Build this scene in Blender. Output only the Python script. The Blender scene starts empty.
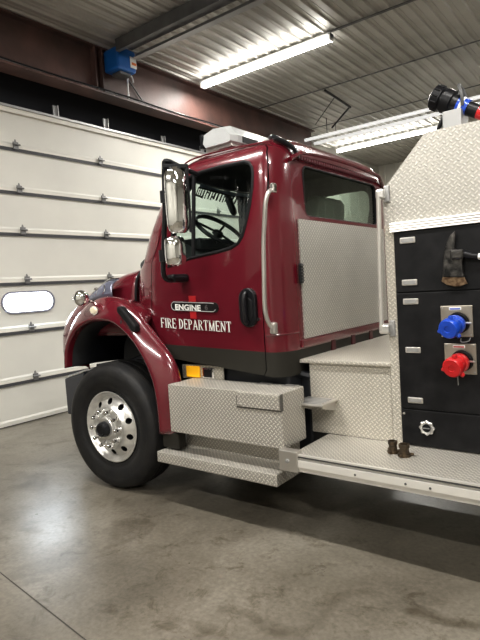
import bpy, bmesh, math, random
from mathutils import Vector, Matrix
random.seed(4)
COL = bpy.context.scene.collection
PI = math.pi

# ------------------------------------------------------------------ camera
CAM = Vector((3.52844766, -2.74477977, 1.61902136))
yaw, pitch, roll = [math.radians(a) for a in (52.4386, -3.6526, -3.5754)]
FPX = 530.7
Fw = Vector((-math.cos(yaw)*math.cos(pitch), math.sin(yaw)*math.cos(pitch), math.sin(pitch)))
Rt = Fw.cross(Vector((0, 0, 1))).normalized(); Up = Rt.cross(Fw)
c_, s_ = math.cos(roll), math.sin(roll)
Rt, Up = c_*Rt + s_*Up, -s_*Rt + c_*Up
cd = bpy.data.cameras.new('camera'); co = bpy.data.objects.new('camera', cd); COL.objects.link(co)
cd.sensor_fit = 'VERTICAL'; cd.sensor_height = 36.0; cd.lens = FPX/640*36.0
cd.clip_start = .05; cd.clip_end = 200
m = Matrix((Rt, Up, -Fw)).transposed().to_4x4(); m.translation = CAM
co.matrix_world = m
bpy.context.scene.camera = co

# ------------------------------------------------------------------ materials
def nmat(name, color, rough=.5, metal=0., bump=None, noise=None, coat=0., spec=None, emit=None, estr=0.):
    m = bpy.data.materials.new(name); m.use_nodes = True
    nt = m.node_tree; N = nt.nodes; L = nt.links
    p = N['Principled BSDF']
    p.inputs['Base Color'].default_value = (*color, 1); p.inputs['Roughness'].default_value = rough
    p.inputs['Metallic'].default_value = metal
    if coat: p.inputs['Coat Weight'].default_value = coat; p.inputs['Coat Roughness'].default_value = .05
    if spec is not None: p.inputs['Specular IOR Level'].default_value = spec
    if emit: p.inputs['Emission Color'].default_value = (*emit, 1); p.inputs['Emission Strength'].default_value = estr
    tc = N.new('ShaderNodeTexCoord')
    if noise:      # (scale, second colour, strength)
        t = N.new('ShaderNodeTexNoise'); t.inputs['Scale'].default_value = noise[0]; t.inputs['Detail'].default_value = 6
        L.new(tc.outputs['Object'], t.inputs['Vector'])
        r = N.new('ShaderNodeMapRange'); r.inputs[1].default_value = .35; r.inputs[2].default_value = .68
        r.inputs[4].default_value = noise[2]
        L.new(t.outputs['Fac'], r.inputs[0])
        mx = N.new('ShaderNodeMix'); mx.data_type = 'RGBA'
        mx.inputs[6].default_value = (*color, 1); mx.inputs[7].default_value = (*noise[1], 1)
        L.new(r.outputs[0], mx.inputs[0]); L.new(mx.outputs[2], p.inputs['Base Color'])
    if bump:       # (scale, strength)
        t = N.new('ShaderNodeTexNoise'); t.inputs['Scale'].default_value = bump[0]; t.inputs['Detail'].default_value = 4
        L.new(tc.outputs['Object'], t.inputs['Vector'])
        b = N.new('ShaderNodeBump'); b.inputs['Strength'].default_value = bump[1]; b.inputs['Distance'].default_value = .01
        L.new(t.outputs['Fac'], b.inputs['Height']); L.new(b.outputs[0], p.inputs['Normal'])
    return m

def diamond(name, cell=.03, col=(.70, .665, .60), rough=.40, strength=1., contrast=.46):
    m = bpy.data.materials.new(name); m.use_nodes = True
    nt = m.node_tree; N = nt.nodes; L = nt.links; p = N['Principled BSDF']
    uv = N.new('ShaderNodeUVMap'); uv.uv_map = 'UVMap'
    sx = N.new('ShaderNodeSeparateXYZ'); L.new(uv.outputs[0], sx.inputs[0])
    def M(op, a, b=None, c=None):
        n = N.new('ShaderNodeMath'); n.operation = op
        for i, v in enumerate((a, b, c)):
            if v is None: continue
            if isinstance(v, (int, float)): n.inputs[i].default_value = v
            else: L.new(v, n.inputs[i])
        return n.outputs[0]
    a = M('DIVIDE', M('ADD', sx.outputs[0], sx.outputs[1]), cell)
    b = M('DIVIDE', M('SUBTRACT', sx.outputs[0], sx.outputs[1]), cell)
    par = M('MODULO', M('ABSOLUTE', M('ADD', M('FLOOR', a), M('FLOOR', b))), 2.0)
    pa = M('SUBTRACT', M('FRACT', a), .5); qb = M('SUBTRACT', M('FRACT', b), .5)
    dif = M('SUBTRACT', qb, pa)
    u = M('ADD', pa, M('MULTIPLY', par, dif)); v = M('SUBTRACT', qb, M('MULTIPLY', par, dif))
    d = M('ADD', M('POWER', M('DIVIDE', M('ABSOLUTE', u), .52), 2.0), M('POWER', M('DIVIDE', M('ABSOLUTE', v), .2), 2.0))
    h = M('MAXIMUM', M('SUBTRACT', 1.0, d), 0.0)
    hs = M('MINIMUM', M('MULTIPLY', h, 1.8), 1.0)
    bp = N.new('ShaderNodeBump'); bp.inputs['Strength'].default_value = strength; bp.inputs['Distance'].default_value = .004
    L.new(hs, bp.inputs['Height']); L.new(bp.outputs[0], p.inputs['Normal'])
    no = N.new('ShaderNodeTexNoise'); no.inputs['Scale'].default_value = 3.0; no.inputs['Detail'].default_value = 5
    tc = N.new('ShaderNodeTexCoord'); L.new(tc.outputs['Object'], no.inputs['Vector'])
    mx = N.new('ShaderNodeMix'); mx.data_type = 'RGBA'
    mx.inputs[6].default_value = (*[x*contrast for x in col], 1); mx.inputs[7].default_value = (*col, 1)
    L.new(M('ADD', M('MULTIPLY', hs, .75), M('MULTIPLY', no.outputs['Fac'], .5)), mx.inputs[0])
    L.new(mx.outputs[2], p.inputs['Base Color'])
    p.inputs['Metallic'].default_value = .35; p.inputs['Roughness'].default_value = rough
    return m

def glass(name, tint=(.8, .88, .84), mixf=.05):
    m = bpy.data.materials.new(name); m.use_nodes = True
    nt = m.node_tree; N = nt.nodes; L = nt.links
    N.remove(N['Principled BSDF'])
    t = N.new('ShaderNodeBsdfTransparent'); t.inputs[0].default_value = (*tint, 1)
    g = N.new('ShaderNodeBsdfGlossy'); g.inputs['Roughness'].default_value = .02
    fr = N.new('ShaderNodeLayerWeight'); fr.inputs[0].default_value = .5
    pw = N.new('ShaderNodeMath'); pw.operation = 'POWER'; pw.inputs[1].default_value = 5.; L.new(fr.outputs['Facing'], pw.inputs[0])
    ad = N.new('ShaderNodeMath'); ad.operation = 'ADD'; ad.inputs[1].default_value = mixf+.02
    L.new(pw.outputs[0], ad.inputs[0])
    mx = N.new('ShaderNodeMixShader'); L.new(ad.outputs[0], mx.inputs[0]); L.new(t.outputs[0], mx.inputs[1]); L.new(g.outputs[0], mx.inputs[2])
    L.new(mx.outputs[0], N['Material Output'].inputs[0])
    return m

def emis(name, col, s):
    m = nmat(name, col, emit=col, estr=s); return m

M_red = nmat('red paint', (.130, .008, .017), .22, 0, coat=1., noise=(2., (.115, .008, .016), 1.))
M_redin = nmat('dark red paint', (.08, .008, .013), .5)
M_trim = nmat('dark olive grey trim', (.026, .024, .019), .6, spec=.3)
M_black = nmat('black rubber', (.006, .006, .007), .6, spec=.3)
M_blackpl = nmat('black plastic', (.007, .007, .009), .35, spec=.4)
M_tyre = nmat('tyre rubber', (.010, .010, .011), .6, spec=.35, bump=(60, .2), noise=(9, (.018, .017, .016), 1.))
M_alu = nmat('brushed aluminium', (.68, .66, .63), .33, .85, noise=(5, (.56, .54, .51), 1.))
M_rim = nmat('polished aluminium rim', (.86, .85, .82), .36, .85, noise=(14, (.62, .61, .6), .8))
M_chrome = nmat('chrome', (.88, .88, .88), .06, 1., bump=(9, .45))
M_steel = nmat('stainless steel', (.5, .46, .40), .38, .9, noise=(12, (.40, .36, .31), 1.))
M_dia = diamond('diamond plate', .032)
M_dia_rear = diamond('fine diamond plate', .036, (.66, .64, .59), .42, 1., .5)
M_dia_up = diamond('large diamond plate', .036, (.66, .635, .585), .42, .8, .66)
M_dia_top = diamond('worn diamond plate', .032, (.72, .68, .60), .45, .8, .62)
M_panel = nmat('black powder coat', (.004, .004, .005), .5, spec=.28, noise=(10, (.012, .012, .013), 1.), bump=(200, .1))
M_cab_in = nmat('dark cab lining', (.016, .016, .018), .8)
M_seat = nmat('grey seat cloth', (.30, .30, .27), .9)
M_dash = nmat('dashboard grey', (.06, .065, .065), .6)
M_chassis = nmat('chassis black', (.007, .008, .011), .55)
M_glass = glass('cab glass')
M_glass_r = glass('rear glass', (.80, .86, .82), .14)
M_yellow = nmat('amber lens', (.95, .48, .02), .25, emit=(1, .5, .02), estr=.25)
M_clear = nmat('clear lens', (.85, .88, .9), .08, .35, bump=(25, .5))
M_blue = nmat('blue cap paint', (.012, .075, .52), .3, bump=(40, .2), coat=.5)
M_redcap = nmat('red cap paint', (.55, .014, .018), .3, bump=(40, .2), coat=.5)
M_white = nmat('white lettering', (.85, .85, .82), .5)
M_signred = nmat('bright red decal', (.45, .015, .02), .4)
M_signblk = nmat('black decal', (.008, .006, .007), .4)
M_faint = nmat('faded lettering', (.10, .09, .09), .5)
M_gdoor = nmat('cream door panel', (.68, .67, .62), .5, noise=(1.5, (.62, .61, .57), .8), bump=(90, .08))
M_gdoor_lip = nmat('cream door lip', (.70, .68, .62), .45)
M_seam = nmat('dark door seam', (.06, .06, .065), .6)
M_day = emis('bright daylight window', (.90, .95, 1.0), 7.)
M_beam = nmat('rust red primer', (.125, .066, .055), .5, noise=(2.2, (.055, .036, .032), 1.), bump=(20, .2))
M_darkwall = nmat('matt dark sheet', (.012, .013, .017), .9)
M_wall = nmat('pale liner wall', (.50, .49, .44), .6)
M_galv = nmat('galvanised steel', (.40, .40, .40), .45, .6)
M_galvdk = nmat('dull steel', (.16, .16, .16), .55, .5, noise=(4, (.10, .10, .10), 1.))
M_hbox = nmat('blue enamel', (.010, .12, .42), .4)
M_tube = emis('lit tube', (1., .98, .93), 14.)
M_pipe = nmat('white pipe', (.88, .88, .86), .3)
M_brass = nmat('aged brass', (.13, .095, .06), .5, .8, noise=(30, (.06, .05, .04), 1.))
M_axe = nmat('worn tool steel', (.022, .022, .022), .35, .7, noise=(26, (.17, .16, .15), .7), bump=(60, .3))
M_rust = nmat('rusty tool edge', (.085, .045, .022), .5, .5, noise=(40, (.28, .2, .12), .9))

def ceil_mat():
    m = nmat('corrugated liner', (.48, .465, .43), .38, .25, noise=(1.2, (.36, .35, .32), 1.))
    return m
M_ceil = ceil_mat()

def floor_mat():
    m = bpy.data.materials.new('polished concrete'); m.use_nodes = True
    nt = m.node_tree; N = nt.nodes; L = nt.links; p = N['Principled BSDF']
    tc = N.new('ShaderNodeTexCoord')
    def noise(sc, det=8, ro=.6, dist=0.):
        t = N.new('ShaderNodeTexNoise'); t.inputs['Scale'].default_value = sc; t.inputs['Detail'].default_value = det
        t.inputs['Roughness'].default_value = ro; t.inputs['Distortion'].default_value = dist
        L.new(tc.outputs['Object'], t.inputs['Vector']); return t.outputs['Fac']
    def ramp(inp, stops):
        r = N.new('ShaderNodeValToRGB'); e = r.color_ramp.elements
        e[0].position, e[0].color = stops[0][0], (*stops[0][1], 1); e[1].position, e[1].color = stops[-1][0], (*stops[-1][1], 1)
        for po, c in stops[1:-1]:
            k = e.new(po); k.color = (*c, 1)
        L.new(inp, r.inputs[0]); return r.outputs[0]
    base = ramp(noise(.9, 9, .62, .6), [(.30, (.10, .088, .070)), (.5, (.165, .148, .120)), (.72, (.25, .23, .195))])
    spots = ramp(noise(5.5, 7, .75, .6), [(.34, (.60, .57, .52)), (.46, (1, 1, 1)), (.60, (1, 1, 1)), (.80, (1.15, 1.14, 1.1))])
    fine = ramp(noise(38, 4, .6), [(.3, (.78, .77, .75)), (.7, (1.12, 1.12, 1.10))])
    stain = ramp(noise(1.7, 3, .5, 1.2), [(.30, (.55, .52, .48)), (.44, (1, 1, 1)), (.9, (1, 1, 1))])
    cur = base
    for c in (spots, fine, stain):
        mx = N.new('ShaderNodeMix'); mx.data_type = 'RGBA'; mx.blend_type = 'MULTIPLY'; mx.inputs[0].default_value = 1
        L.new(cur, mx.inputs[6]); L.new(c, mx.inputs[7]); cur = mx.outputs[2]
    L.new(cur, p.inputs['Base Color'])
    r = N.new('ShaderNodeMapRange'); r.inputs[3].default_value = .20; r.inputs[4].default_value = .42
    L.new(noise(2.3, 6), r.inputs[0]); L.new(r.outputs[0], p.inputs['Roughness'])
    b = N.new('ShaderNodeBump'); b.inputs['Strength'].default_value = .12; b.inputs['Distance'].default_value = .01
    L.new(noise(7, 5), b.inputs['Height']); L.new(b.outputs[0], p.inputs['Normal'])
    return m
M_floor = floor_mat()

# ------------------------------------------------------------------ mesh helpers
def NB(): return bmesh.new()
def box(bm, x0, x1, y0, y1, z0, z1):
    v = [bm.verts.new(p) for p in ((x0,y0,z0),(x1,y0,z0),(x1,y1,z0),(x0,y1,z0),(x0,y0,z1),(x1,y0,z1),(x1,y1,z1),(x0,y1,z1))]
    for f in ((0,3,2,1),(4,5,6,7),(0,1,5,4),(1,2,6,5),(2,3,7,6),(3,0,4,7)): bm.faces.new([v[i] for i in f])
    return bm
def prism(bm, pts, axis, a, b):
    """pts: 2-D outline in the plane of the two other axes (in x,y,z order), extruded along axis from a to b"""
    def P(p, t):
        q = list(p); q.insert(axis, t); return q
    A = [bm.verts.new(P(p, a)) for p in pts]; B = [bm.verts.new(P(p, b)) for p in pts]
    n = len(pts)
    bm.faces.new(A); bm.faces.new(B[::-1])
    for i in range(n): bm.faces.new((A[i], B[i], B[(i+1) % n], A[(i+1) % n]))
    bmesh.ops.recalc_face_normals(bm, faces=bm.faces[:])
    return bm
def frame_of(d):
    d = d.normalized(); h = Vector((0,0,1)) if abs(d.z) < .9 else Vector((1,0,0))
    a = d.cross(h).normalized(); return a, d.cross(a).normalized()
def tube(bm, pts, r, seg=12, closed=False, cap=True, flat=None):
    pts = [Vector(p) for p in pts]; n = len(pts); rings = []
    rr = r if isinstance(r, (list, tuple)) else [r]*n
    prev = None
    for i, p in enumerate(pts):
        if closed: d = pts[(i+1) % n] - pts[i-1]
        else: d = pts[min(i+1, n-1)] - pts[max(i-1, 0)]
        d.normalize()
        if prev is None: a, b = frame_of(d)
        else:
            a = (prev - d*prev.dot(d)).normalized(); b = d.cross(a)
        prev = a
        rings.append([bm.verts.new(p + rr[i]*(math.cos(t)*a + math.sin(t)*b)) for t in [2*PI*k/seg for k in range(seg)]])
    m_ = n if closed else n-1
    for i in range(m_):
        A, B = rings[i], rings[(i+1) % n]
        for k in range(seg): bm.faces.new((A[k], A[(k+1) % seg], B[(k+1) % seg], B[k]))
    if cap and not closed: bm.faces.new(rings[0][::-1]); bm.faces.new(rings[-1])
    return bm
def lathe(bm, prof, c, ax, seg=48):
    """prof: list of (distance along ax, radius)"""
    ax = Vector(ax).normalized(); a, b = frame_of(ax); c = Vector(c); rings = []
    for t, r in prof:
        if r < 1e-6: rings.append([bm.verts.new(c + ax*t)])
        else: rings.append([bm.verts.new(c + ax*t + r*(math.cos(q)*a + math.sin(q)*b)) for q in [2*PI*k/seg for k in range(seg)]])
    for A, B in zip(rings, rings[1:]):
        for k in range(seg):
            k2 = (k+1) % seg
            if len(A) == 1 and len(B) == 1: break
            if len(A) == 1: bm.faces.new((A[0], B[k2], B[k]))
            elif len(B) == 1: bm.faces.new((A[k], A[k2], B[0]))
            else: bm.faces.new((A[k], A[k2], B[k2], B[k]))
    bmesh.ops.recalc_face_normals(bm, faces=bm.faces[:])
    return bm
def grid(bm, rows, close_u=False):
    V_ = [[bm.verts.new(p) for p in r] for r in rows]
    for A, B in zip(V_, V_[1:]):
        n = len(A)
        for k in range(n if close_u else n-1): bm.faces.new((A[k], A[(k+1) % n], B[(k+1) % n], B[k]))
    return V_
def catmull(pts, n=4, closed=False):
    P = [Vector(p) for p in pts]; out = []; N_ = len(P)
    for i in range(N_ if closed else N_-1):
        if closed: p0, p1, p2, p3 = P[i-1], P[i], P[(i+1) % N_], P[(i+2) % N_]
        else: p0, p1, p2, p3 = P[max(i-1, 0)], P[i], P[i+1], P[min(i+2, N_-1)]
        for k in range(n):
            t = k/n
            out.append(.5*((2*p1) + (p2-p0)*t + (2*p0-5*p1+4*p2-p3)*t*t + (3*p1-p0-3*p2+p3)*t**3))
    if not closed: out.append(P[-1])
    return out
def uvbox(me):
    if not me.uv_layers: me.uv_layers.new(name='UVMap')
    uv = me.uv_layers[0].data
    for p in me.polygons:
        n = p.normal; a = [abs(x) for x in n]; k = a.index(max(a))
        for li in p.loop_indices:
            c = me.vertices[me.loops[li].vertex_index].co
            uv[li].uv = (c.y, c.z) if k == 0 else ((c.x, c.z) if k == 1 else (c.x, c.y))
def obj(name, bm, mat, parent=None, smooth=False, bevel=0., solid=None, seg=2, angle=40):
    me = bpy.data.meshes.new(name); bm.to_mesh(me); bm.free()
    me.materials.append(mat)
    if smooth:
        me.polygons.foreach_set('use_smooth', [True]*len(me.polygons))
        if angle: me.set_sharp_from_angle(angle=math.radians(angle))
    uvbox(me)
    o = bpy.data.objects.new(name, me); COL.objects.link(o)
    if solid is not None:
        md = o.modifiers.new('s', 'SOLIDIFY'); md.thickness = solid[0]; md.offset = solid[1]
    if bevel:
        md = o.modifiers.new('b', 'BEVEL'); md.width = bevel; md.segments = seg; md.limit_method = 'ANGLE'; md.angle_limit = math.radians(35)
        md.harden_normals = False
    if parent is not None: attach(o, parent)
    return o
def world_of(o):
    mw = o.matrix_basis.copy()
    if o.parent: mw = world_of(o.parent) @ o.matrix_parent_inverse @ mw
    return mw
def attach(o, parent):
    o.parent = parent; o.matrix_parent_inverse = world_of(parent).inverted()
def tag(o, label=None, cat=None, group=None, kind=None):
    if label: o['label'] = label
    if cat: o['category'] = cat
    if group: o['group'] = group
    if kind: o['kind'] = kind
    return o
def thing(name, label, cat, loc, group=None):
    o = bpy.data.objects.new(name, None); COL.objects.link(o); o.location = loc; o.empty_display_size = .1
    return tag(o, label, cat, group)
def struct(name, bm, mat, **k):
    o = obj(name, bm, mat, **k)
    if o.parent is None: o['kind'] = 'structure'
    return o
def boolean(o, cutters, op='DIFFERENCE'):
    for c in cutters:
        md = o.modifiers.new('c', 'BOOLEAN'); md.operation = op; md.object = c; md.solver = 'EXACT'; md.material_mode = 'TRANSFER'
    bake(o)
def bake(o):
    bpy.context.view_layer.update()
    dg = bpy.context.evaluated_depsgraph_get()
    me = bpy.data.meshes.new_from_object(o.evaluated_get(dg)); o.modifiers.clear(); o.data = me
    me.set_sharp_from_angle(angle=math.radians(38)); uvbox(me)
def kill(*os):
    for o in os: bpy.data.objects.remove(o, do_unlink=True)
def dupmesh(o, name):
    n = bpy.data.objects.new(name, o.data.copy()); COL.objects.link(n); return n
def clip(o, co_, no, keep_above):
    bm = bmesh.new(); bm.from_mesh(o.data)
    bmesh.ops.bisect_plane(bm, geom=bm.verts[:]+bm.edges[:]+bm.faces[:], plane_co=co_, plane_no=no,
                           clear_inner=keep_above, clear_outer=not keep_above)
    bm.to_mesh(o.data); bm.free(); uvbox(o.data)

# ------------------------------------------------------------------ the setting
XW, X1, Y0, Y1, ZC = -3.15, 11.0, -7.0, 13.6, 5.12
fl = NB(); box(fl, XW, X1, Y0, Y1, -.1, 0)
struct('floor', fl, M_floor)
# floor control joints: thin dark saw cuts
jt = NB()
def strip(bm, p, q, w, z=.0012):
    p, q = Vector(p), Vector(q); d = (q-p).normalized(); n = Vector((-d.y, d.x))*w/2
    vs = [bm.verts.new((a.x, a.y, z)) for a in (p-n, q-n, q+n, p+n)]; bm.faces.new(vs)
strip(jt, (-1.2, -1.06), (6.5, -1.88), .007)
struct('trim_floor_joint', jt, nmat('joint shadow', (.05, .045, .04), .8))
w = NB(); box(w, XW-.1, XW, Y0, Y1, 0, ZC); struct('wall_front', w, M_wall)
w = NB(); box(w, XW, XW+.02, Y0, 8.4, 0, ZC); struct('trim_header', w, M_darkwall)  # dark sheet laid over the pale front wall
w = NB(); box(w, XW, X1, Y1, Y1+.1, 0, ZC)
for k in range(46):
    x = XW+.15+k*.305
    prism(w, [(x, Y1), (x+.02, Y1-.03), (x+.06, Y1-.03), (x+.08, Y1)], 2, 0, ZC)
struct('wall_far', w, M_wall)
w = NB(); box(w, XW, X1, Y0-.1, Y0, 0, ZC); struct('wall_near', w, M_wall)
w = NB(); box(w, X1, X1+.1, Y0, Y1, 0, ZC); struct('wall_rear', w, M_wall)
# corrugated ceiling, ribs running across the bay
ce = NB(); prof = []
x = XW; P_ = .19
while x < X1:
    prof += [(x, ZC), (x+.045, ZC), (x+.06, ZC-.028), (x+.085, ZC-.028), (x+.10, ZC),
             (x+.140, ZC), (x+.145, ZC-.006), (x+.155, ZC-.006), (x+.16, ZC)]
    x += P_
rows = [[(px, yy, pz) for px, pz in prof] for yy in (Y0, Y1)]
grid(ce, rows)
struct('ceiling', ce, M_ceil)
w = NB(); box(w, XW, X1, Y0, Y1, ZC+.01, ZC+.1); struct('trim_roof_deck', w, M_darkwall)
for i, (yy, wd) in enumerate(((4.25, .05), (6.15, .03), (8.2, .03))):
    w = NB(); box(w, -2.5 if i else .03, X1, yy-wd/2, yy+wd/2, ZC-.040, ZC-.029)
    struct('trim_%d' % (i+1), w, M_galvdk)

# rust-red rafter along the front wall: web, flanges, stiffeners
bmn = NB(); XB = -2.62
box(bmn, XB-.012, XB, Y0, 8.4, 4.47, 5.09)
box(bmn, XB-.16, XB+.12, Y0, 8.4, 4.44, 4.47)
box(bmn, XB-.12, XB+.10, Y0, 8.4, 5.07, 5.09)
rafter = struct('trim_rafter', bmn, M_beam)
for yy in (2.2, 2.32):
    b = NB(); box(b, XB, XB+.10, yy-.01, yy+.01, 4.47, 5.07); struct('stiffener', b, M_beam, parent=rafter)
b = NB(); tube(b, [(XB+.03, 2.62, 5.02), (XB+.03, 3.15, 4.5)], .012); struct('brace', b, M_galvdk, parent=rafter)

# hook on the rafter flange
hk = NB()
tube(hk, catmull([(XB+.10, 2.76, 4.46), (XB+.10, 2.76, 4.66), (XB+.10, 2.77, 4.78), (XB+.10, 2.81, 4.83), (XB+.10, 2.86, 4.81), (XB+.10, 2.875, 4.74)], 4), .012, 8)
tag(obj('conduit_hook', hk, M_pipe, smooth=True), 'pale bent J-shaped wire hook standing on the rust-red rafter below the blue box', 'hook')
# cables lying along rafter flange
for k, (dz, r, lab, cy) in enumerate(((.0, .011, 'dark electrical cable running along the outer edge of the rafter flange', 0), (.035, .016, 'thicker grey conduit running along the rafter flange beside the thin cable', 1))):
    b = NB(); pts = [(XB+.13-.05*k, Y0+.1+j*.6, 4.475+r+dz*.2+.008*math.sin(j*1.7+k)) for j in range(25)]
    tube(b, catmull(pts, 2), r, 8); tag(obj('cable' if not k else 'conduit', b, (M_blackpl, M_galv)[k], smooth=True), lab, ('cable', 'conduit')[k])

# overhead steel purlin / opener rail running from the rafter
pr = thing('opener_rail', 'long dark steel rail running under the ceiling from the blue box toward the camera', 'rail', (-2.5, 2.5, 4.95))
b = NB(); box(b, -2.2, 6.0, 2.30, 2.36, 4.93, 5.09); obj('rail_channel', b, M_galvdk, pr)
b = NB(); box(b, -2.2, 6.0, 2.66, 2.70, 4.93, 5.00); box(b, -2.2, 6.0, 2.60, 2.70, 4.925, 4.935); obj('rail_angle', b, M_galv, pr)
b = NB(); box(b, -2.2, 6.0, 2.36, 2.60, 5.03, 5.09); obj('rail_web', b, M_galvdk, pr)
hb = thing('opener_motor', 'small bright blue motor box at the end of the rail beside the rafter', 'motor box', (-2.3, 2.62, 4.78))
b = NB(); box(b, -2.55, -2.24, 2.36, 2.70, 4.745, 5.05); obj('housing', b, M_hbox, hb, bevel=.03)
b = NB(); box(b, -2.48, -2.30, 2.44, 2.64, 4.70, 4.745); obj('gearcase', b, M_galvdk, hb, bevel=.01)
b = NB(); box(b, -2.24, -2.228, 2.58, 2.69, 4.80, 4.95); tag(obj('data_plate', b, M_pipe, hb), 'white plate with orange stripe')
b = NB(); box(b, -2.228, -2.224, 2.60, 2.68, 4.84, 4.875); obj('warning_stripe', b, nmat('orange', (.7, .2, .05)), hb)

# ---- overhead sectional door
DX = -3.0; DY0, DY1 = -2.4, 5.9
zs = [0.0, .545, 1.20, 1.835, 2.48, 3.02, 3.58, 4.10]
gd = NB(); box(gd, DX-.05, DX-.004, DY0, DY1, 0, 4.1)
door = struct('door_1', gd, M_seam)
for i in range(7):
    b = NB(); z0, z1 = zs[i], zs[i+1]
    pf = [(DX-.03, z0+.012), (DX+.012, z0+.012), (DX+.014, z0+.06), (DX, z0+.085), (DX, z1-.045), (DX+.008, z1-.038), (DX+.010, z1-.024), (DX-.03, z1-.024)]
    prism(b, pf, 1, DY0, DY1)
    o = struct('door_section', b, M_gdoor, parent=door)
    o2 = NB(); box(o2, DX+.0, DX+.022, DY0, DY1, z1+.012, z1+.036) if i < 6 else box(o2, DX, DX+.04, DY0, DY1, z1-.06, z1-.0)
    struct('reinforcing_strut', o2, M_gdoor_lip, parent=o)
    s3 = NB(); box(s3, DX+.001, DX+.020, DY0, DY1, z1-.030, z1+.011)
    if i < 6: struct('seam_strip', s3, M_seam, parent=o)  # dark strip along each joint between sections
def hinge_bm():
    b = NB(); box(b, 0, .016, -.035, .035, -.055, .035)
    tube(b, [(.03, -.05, 0), (.03, .05, 0)], .012, 8)
    prism(b, [(-.018, .03), (.018, .03), (.006, .07), (-.006, .07)], 0, 0, .006)
    return b
hm = None
M_hinge = nmat('tarnished hinge steel', (.22, .22, .22), .5, .5)
for i in range(1, 7):
    for j in range(-2, 4):
        yy = 1.15+1.36*j
        if hm is None:
            h0 = obj('hinge', hinge_bm(), M_hinge); hm = h0.data
        else: h0 = bpy.data.objects.new('hinge', hm); COL.objects.link(h0)
        h0.location = (DX+.030, yy, zs[i]+.05); attach(h0, door)
# stadium window in the door
def stadium(cy, cz, hw, hh, n=14):
    pts = []
    for k in range(n+1):
        t = -PI/2+PI*k/n; pts.append((cy+hw-hh+hh*math.cos(t), cz+hh*math.sin(t)))
    for k in range(n+1):
        t = PI/2+PI*k/n; pts.append((cy-hw+hh+hh*math.cos(t), cz+hh*math.sin(t)))
    return pts
cyw, czw = 1.165, 1.585
b = NB(); prism(b, stadium(cyw, czw, .385, .145), 0, DX, DX+.02); wf = struct('window_frame', b, nmat('grey window gasket', (.2, .2, .25), .5), parent=door)
b = NB(); prism(b, stadium(cyw-.01, czw, .355, .122), 0, DX+.012, DX+.024); struct('window_pane', b, M_day, parent=wf)
# door track angle + header brackets
b = NB(); box(b, DX-.02, DX+.06, DY0, DY1, 4.10, 4.13); struct('trim_door_head', b, M_galv)
for yy, h, wh in ((1.82, .16, 'leftmost'), (2.69, .16, 'second from left'), (3.9, .12, 'third from left'), (4.9, .12, 'rightmost')):
    b = NB(); box(b, DX-.02, DX, yy-.035, yy+.035, 4.13, 4.13+h); box(b, DX-.02, DX+.03, yy+.02, yy+.035, 4.13, 4.13+h)
    tag(obj('header_bracket', b, M_galv), wh+' small galvanised angle bracket standing on top of the cream garage door', 'bracket', 'brackets above the door')

# ---- fluorescent fixtures
M_lit = nmat("glowing white tube", (.9, .9, .9), .3, emit=(1, 1, 1), estr=.55)  # emission added to brighten the long white tubes
def fixture(x0, x1, y, z, label, power=55, lit=True, pw=.12):
    t = thing('strip_light', label, 'ceiling light', ((x0+x1)/2, y, z), 'fluorescent strip lights')
    b = NB(); prism(b, [(y-pw/2, z+.07), (y-pw/2, z+.045), (y-.035, z+.01), (y+.035, z+.01), (y+pw/2, z+.045), (y+pw/2, z+.07)], 0, x0-.03, x1+.03)
    obj('housing', b, M_pipe, t)
    for s in (-1, 1):
        b = NB(); tube(b, [(x0, y+s*.028, z-.008), (x1, y+s*.028, z-.008)], .019, 10); obj('tube', b, M_tube, t, smooth=True)
    for xx in (x0-.03, x1):
        b = NB(); box(b, xx, xx+.03, y-.06, y+.06, z-.03, z+.07); obj('end_cap', b, M_pipe, t, bevel=.005)
    la = bpy.data.lights.new('strip_lamp', 'AREA'); la.shape = 'RECTANGLE'; la.size = x1-x0; la.size_y = .12; la.energy = power
    la.color = (1., .972, .925)
    lo = bpy.data.objects.new('strip_lamp', la); COL.objects.link(lo); lo.location = ((x0+x1)/2, y, z-.045); attach(lo, t)
    la = bpy.data.lights.new('strip_uplight', 'AREA'); la.shape = 'RECTANGLE'; la.size = x1-x0; la.size_y = .30; la.energy = power*.14; la.color = (1., .972, .925)
    lo = bpy.data.objects.new('strip_uplight', la); COL.objects.link(lo); lo.location = ((x0+x1)/2, y, z-.06); lo.rotation_euler = (PI, 0, 0); attach(lo, t)
    return t
Pw = 130
fixture(-2.33, .03, 4.28, 5.0, 'lit fluorescent strip on the ceiling above the cab, nearest the blue box', Pw)
fixture(-2.9, -.25, 10.3, 5.0, 'lit fluorescent strip low on the far ceiling just above the cab roof', Pw)
fixture(1.9, 4.3, 4.28, 5.0, 'fluorescent strip on the ceiling over the pump body', Pw*.8)
fixture(5.3, 7.7, 4.28, 5.0, 'fluorescent strip on the ceiling over the rear of the truck', Pw)
fixture(2.0, 4.4, 10.3, 5.0, 'fluorescent strip on the far ceiling behind the hose body', Pw)
fixture(-.9, 1.5, -1.3, 5.0, 'fluorescent strip on the ceiling over the open floor beside the cab', Pw*1.05)
fixture(3.0, 5.4, -1.3, 5.0, 'fluorescent strip on the ceiling above the photographer', Pw*1.15)
fixture(-.5, 1.9, -5.0, 5.0, 'fluorescent strip by the near wall toward the garage door', Pw*1.3)
fixture(4.4, 6.8, -5.0, 5.0, 'fluorescent strip by the near wall toward the back of the hall', Pw*1.3)
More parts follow.
